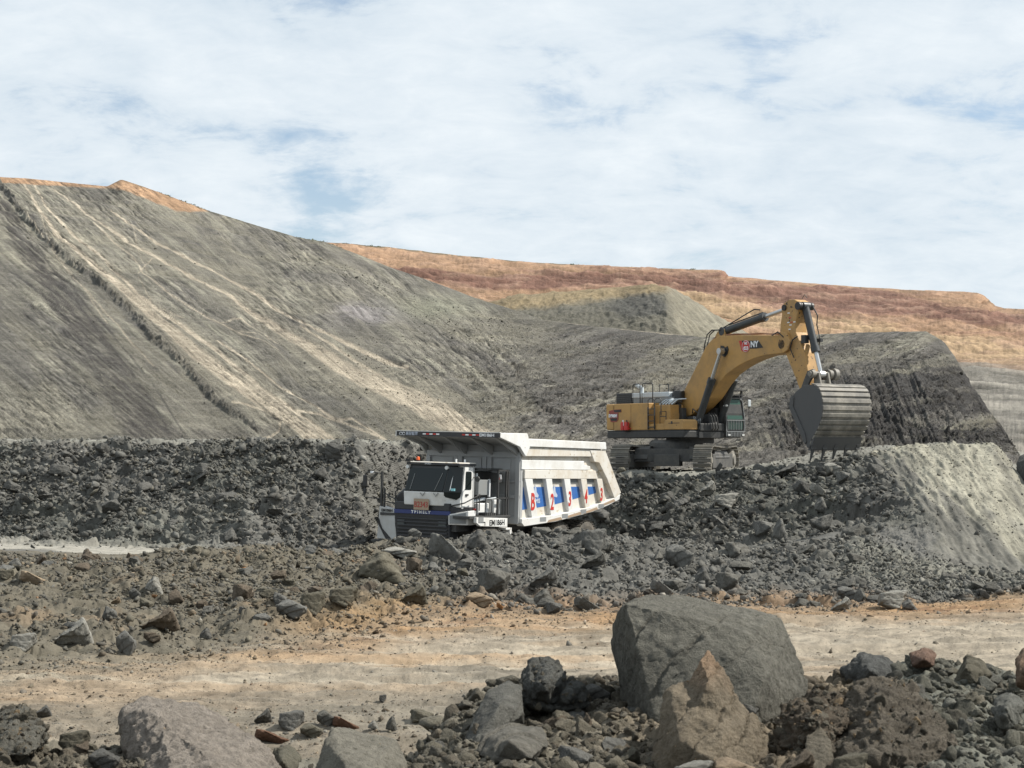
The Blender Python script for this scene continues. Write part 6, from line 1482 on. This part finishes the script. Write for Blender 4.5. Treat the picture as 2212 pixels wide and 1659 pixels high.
Z = [
 zone('bank_rubble', bnk * (.35 + .65 * pat), 26000, 6.0, .52, ['dark', 'blue', 'grey', 'olive', 'pale'], [5, 2.5, 2, 1.2, .25], ref=G_COL, mix=.3),
 zone('heap_block', bnk * (.28 + .72 * sstep(1290, 1380, G_X)) * (1 - sstep(1860, 1960, G_X)) * (G_T < 6.98), 2300, 13, .42, ['dark', 'blue', 'grey'], [6, 2, 1.5], maxpx=54, flat=.9, ref=G_COL, mix=.35),
 zone('grey_rubble', G_berm * (1 - left) * (1 - .55 * G_scree), 20000, 6.6, .60, ['blue', 'dark', 'grey', 'pale'], [5, 3, 3, .5], maxpx=52, ref=G_COL, mix=.15),
 zone('olive_rubble', G_berm * left * sstep(0, .3, 4.0 - G_T + .4 * pat) * (.3 + .7 * pat), 24000, 5.3, .62, ['olive', 'dark', 'grey', 'brown', 'tan', 'orange', 'pale'], [6, 3, 2.5, 2, .6, .12, .4], maxpx=34, ref=G_COL, mix=.45),
 zone('scree', G_scree * np.clip(G_berm + G_bank, 0, 1) + .04 * G_cut, 6500, 5.0, .5, ['grey', 'pale', 'blue', 'dark'], [5, 1.5, 2, 1], ref=G_COL, mix=.5, sink=.0),
 zone('road_stone', G_road * (sstep(2.75, 2.98, G_T) * 1.2 + .12 + .30 * sstep(.25, .5, fbm(G_P[..., 0] / 3, G_P[..., 1] / .8, 555, 4)) + .8 * (1 - sstep(2.15, 2.5, G_T)) * (1 - sstep(960, 1160, G_X))), 17000, 3.3, .68, ['tan', 'brown', 'grey', 'olive', 'rust', 'pale'], [2, 3, 3.4, 3, .5, 1], ref=G_COL, mix=.35, maxpx=20, sink=.0),
 zone('earth_clod', G_near * (G_P[..., 1] > 9.0) * (G_P[..., 1] < 15.5), 24000, 8.0, .66, ['olive', 'grey', 'brown', 'dark', 'tan'], [7, 1, 2, 1, .35], ref=G_COL, mix=.7, maxpx=74, sink=.02),
 zone('road_grit', G_road * (.35 + sstep(-.1, .4, fbm(G_P[..., 0] / 2, G_P[..., 1] / .6, 556, 4))), 42000, 1.7, .45, ['tan', 'brown', 'grey', 'olive', 'pale'], [3, 2, 3, 2, 2], ref=G_COL, mix=.5, maxpx=6, sink=.0),
 zone('fine_gravel', G_berm + .5 * np.clip(G_bank, 0, 1), 34000, 2.6, .4, ['olive', 'grey', 'dark', 'pale'], [3, 3, 3, .6], ref=G_COL, mix=.6, maxpx=8, sink=.1),
 zone('earth_lump', G_near * (G_P[..., 1] > 9.6) * (G_P[..., 1] < 14.6) * (G_X > 840) * (G_X < 2280), 1700, 22, .45, ['olive', 'brown', 'dark'], [6, 2, 1], ref=G_COL, mix=.6, maxpx=92, flat=.9, sink=-.05),
 zone('bench_rubble', sstep(.1, .6, G_bench) * (G_P[..., 1] < 96), 3500, 4.5, .5, ['grey', 'pale', 'olive', 'dark'], [4, 1, 2, 2], ref=G_COL, mix=.5),
]
hm = (H_T > .9) * (H_T < 2.9) * (sstep(600, 900, H_X + .35 * (H_Y - 700)) * .9 + .06) * (.4 + .6 * sstep(-.2, .3, fbm(H_P[..., 0] / 9, H_P[..., 1] / 9, 779, 3)))
Z.append(zone('slope_rubble', hm, 16000, 2.9, .42, ['grey', 'dark', 'olive', 'blue'], [3, 3, 3, 1], P=H_P, X=H_X, N=H_N, ref=H_COL, mix=.55, maxpx=11))
BIG = {'heap_block': ('dark broken block in the steep heap below the excavator', 'dark blocks below the excavator', 40), 'bank_rubble': ('dark angular rock lying in the dark rubble bank behind the machines', 'dark rocks in the rubble banks', 30),
       'grey_rubble': ('blue grey broken rock in the right part of the berm in front of the truck', 'blue grey rocks on the berm', 75),
       'olive_rubble': ('earthy rock half buried in the olive berm left of the truck', 'earthy rocks on the left berm', 60),
       'earth_clod': ('earthy clod on the near foreground pile', 'clods on the foreground pile', 30)}
STUFF = {'heap_block': 'broken dark blocks heaped below the excavator', 'road_grit': 'grit and crumbs lying on the dusty haul road', 'fine_gravel': 'fine gravel between the rocks of the berm', 'bank_rubble': 'loose dark rubble covering the banks behind truck and excavator', 'grey_rubble': 'loose blue grey rubble covering the right part of the berm',
         'olive_rubble': 'loose olive and brown rubble covering the left berm', 'scree': 'fine grey scree below the pale cut bank', 'road_stone': 'small stones strewn over the tan haul road',
         'earth_clod': 'crumbly clods of earth over the foreground pile', 'bench_rubble': 'broken stone on the bench around the excavator', 'slope_rubble': 'fine rubble strewn over the grey hillside'}
tk = np.array([(a, b) for a, b, _ in taken])
for z in Z:
    keep = np.ones(len(z['px']), bool)
    if z['name'] == 'earth_lump':
        o = rubble_object('earth_lump', z['pos'], z['size'], z['col'], rs, .9, M_bould, clod_protos(8, 950))
        tag(o, 'lumps of packed earth heaped over the right foreground pile', 'clods', None, 'stuff'); continue
    if z['name'] in BIG:
        lb, grp, cnt = BIG[z['name']]
        vis = (z['x'] > 10) & (z['x'] < 2200)
        order = np.argsort(-z['px'] * vis)[:cnt]
        for j in order:
            col = z['col'][j]; best = min(PAL, key=lambda k: np.abs(np.array(PAL[k]) - col).sum())
            if best in ('orange', 'rust', 'pale', 'tan'): best = 'grey' if best == 'pale' else 'brown'
            if z['name'] in ('bank_rubble', 'heap_block'): best = 'dark'
            if z['name'] == 'grey_rubble': best = 'blue'
            o = bpy.data.objects.new('rock', get_mesh(best, int(rs.randint(0, 6)))); C.objects.link(o)
            s = float(z['size'][j]) * 1.05
            o.location = Vector(z['pos'][j]); o.scale = (s * rs.uniform(.85, 1.2), s * rs.uniform(.75, 1.1), s * rs.uniform(.55, .85))
            o.rotation_euler = (rs.uniform(-.5, .5), rs.uniform(-.5, .5), rs.uniform(0, 6.28))
            tag(o, lb, 'rock', grp)
        keep[order] = False
    if z['name'] == 'earth_clod':
        CLODS = clod_protos(8, 900)
        big = keep & (z['px'] > 9) & (z['x'] > -80) & (z['x'] < 2290)
        o = rubble_object('lumpy_clod', z['pos'][big], z['size'][big], z['col'][big], rs, .8, M_bould, CLODS)
        tag(o, 'lumpy crumbling clods over the foreground pile', 'clods', None, 'stuff'); print('clods', big.sum())
        keep = keep & ~big
    o = rubble_object(z['name'], z['pos'][keep], z['size'][keep], z['col'][keep], rs, z['flat'])
    tag(o, STUFF[z['name']], 'rubble', None, 'stuff')
def cling():
    pos, size, col = [], [], []
    for o in [o for o in C.objects if 'label' in o and abs(o.scale.x - 1) < 1e-6 and o['label'].startswith(('big crumbly brown', 'rough brown lump', 'dark earthy boulder', 'knobbly dark', 'huge dark', 'pointed sandy', 'broad pale', 'smooth wedge'))]:
        n = len(o.data.vertices); co = np.empty(n * 3, np.float32); o.data.vertices.foreach_get('co', co); co = co.reshape(-1, 3)
        no = np.empty(n * 3, np.float32); o.data.vertices.foreach_get('normal', no); no = no.reshape(-1, 3)
        m = np.nonzero((no[:, 1] < .3) | (no[:, 2] > .2))[0]; k = min(1000, len(m) // 9); i = rs.choice(m, k)
        clean = o['label'].startswith(('huge dark', 'pointed sandy', 'broad pale', 'smooth wedge'))
        if 'knobbly' in o['label']: i = i[:160]
        if clean: i = i[:420]
        s_ = .020 * np.exp(.55 * rs.randn(len(i))); s_ = np.minimum(s_, .085) * (.42 if clean else 1)
        pos.append(co[i] + np.array(o.location)[None] - no[i] * s_[:, None] * (.30 if clean else .1)); size.append(s_); base = np.array((.135, .12, .092)) if not clean else np.array({'h': (.16, .152, .128), 'p': (.24, .19, .13), 'b': (.26, .235, .20), 's': (.20, .19, .155)}[o['label'][0]])
        col.append(base[None] * (1 + .25 * rs.randn(len(i), 1)) * np.where(rs.rand(len(i), 1) < .12, np.array([[1.7, 1.4, 1.1]]), 1.0))
    o = rubble_object('crumb', np.concatenate(pos), np.concatenate(size), np.concatenate(col), rs, 1.0, M_bould, CLODS)
    tag(o, 'crumbs of earth and small stones stuck to the brown foreground lumps', 'clods', None, 'stuff')
cling()
# ---- scrub along the crests
def scrub():
    V, F, k = [], [], 0; r = random.Random(9)
    hy_ = lambda x: np.interp(x, hc, hy); jy_ = lambda x: np.interp(x, jc, jy)
    spots = [(r.uniform(340, 455), 0, 436) for _ in range(60)] + [(r.uniform(640, 735), 0, 398) for _ in range(60)] + [(r.uniform(745, 850), 1, 760) for _ in range(34)] + [(r.uniform(860, 1560), 1, 760) for _ in range(40)]
    for x, w, d in spots:
        y = (jy_(x) if w else hy_(x)) + r.uniform(-1, 5 if w == 0 else 3)
        d = float(np.interp(x, hc, hd)) if not w else d
        b = pt(x, y + 2, d); s = d / FD * r.uniform(1.2, 2.8)
        for _ in range(26):
            c = b + Vector((r.gauss(0, 1) * s, r.gauss(0, 1) * s, abs(r.gauss(0, .45)) * s)); q = s * r.uniform(.25, .5)
            u = Vector((r.gauss(0, 1), r.gauss(0, 1), r.gauss(0, 1))).normalized() * q; v = u.orthogonal().normalized() * q
            V += [c - u - v, c + u - v, c + u * .6 + v, c - u * .8 + v]; F.append((k, k + 1, k + 2, k + 3)); k += 4
    me = bpy.data.meshes.new('scrub'); me.from_pydata([tuple(v) for v in V], [], F); me.materials.append(paint('scrub_leaves', (.055, .065, .03), .9, dirt=.4, dirtcol=(.12, .12, .06), dscale=.5))
    o = bpy.data.objects.new('scrub', me); C.objects.link(o); tag(o, 'dark green scrub growing along the hill crests', 'scrub', None, 'stuff')
scrub()
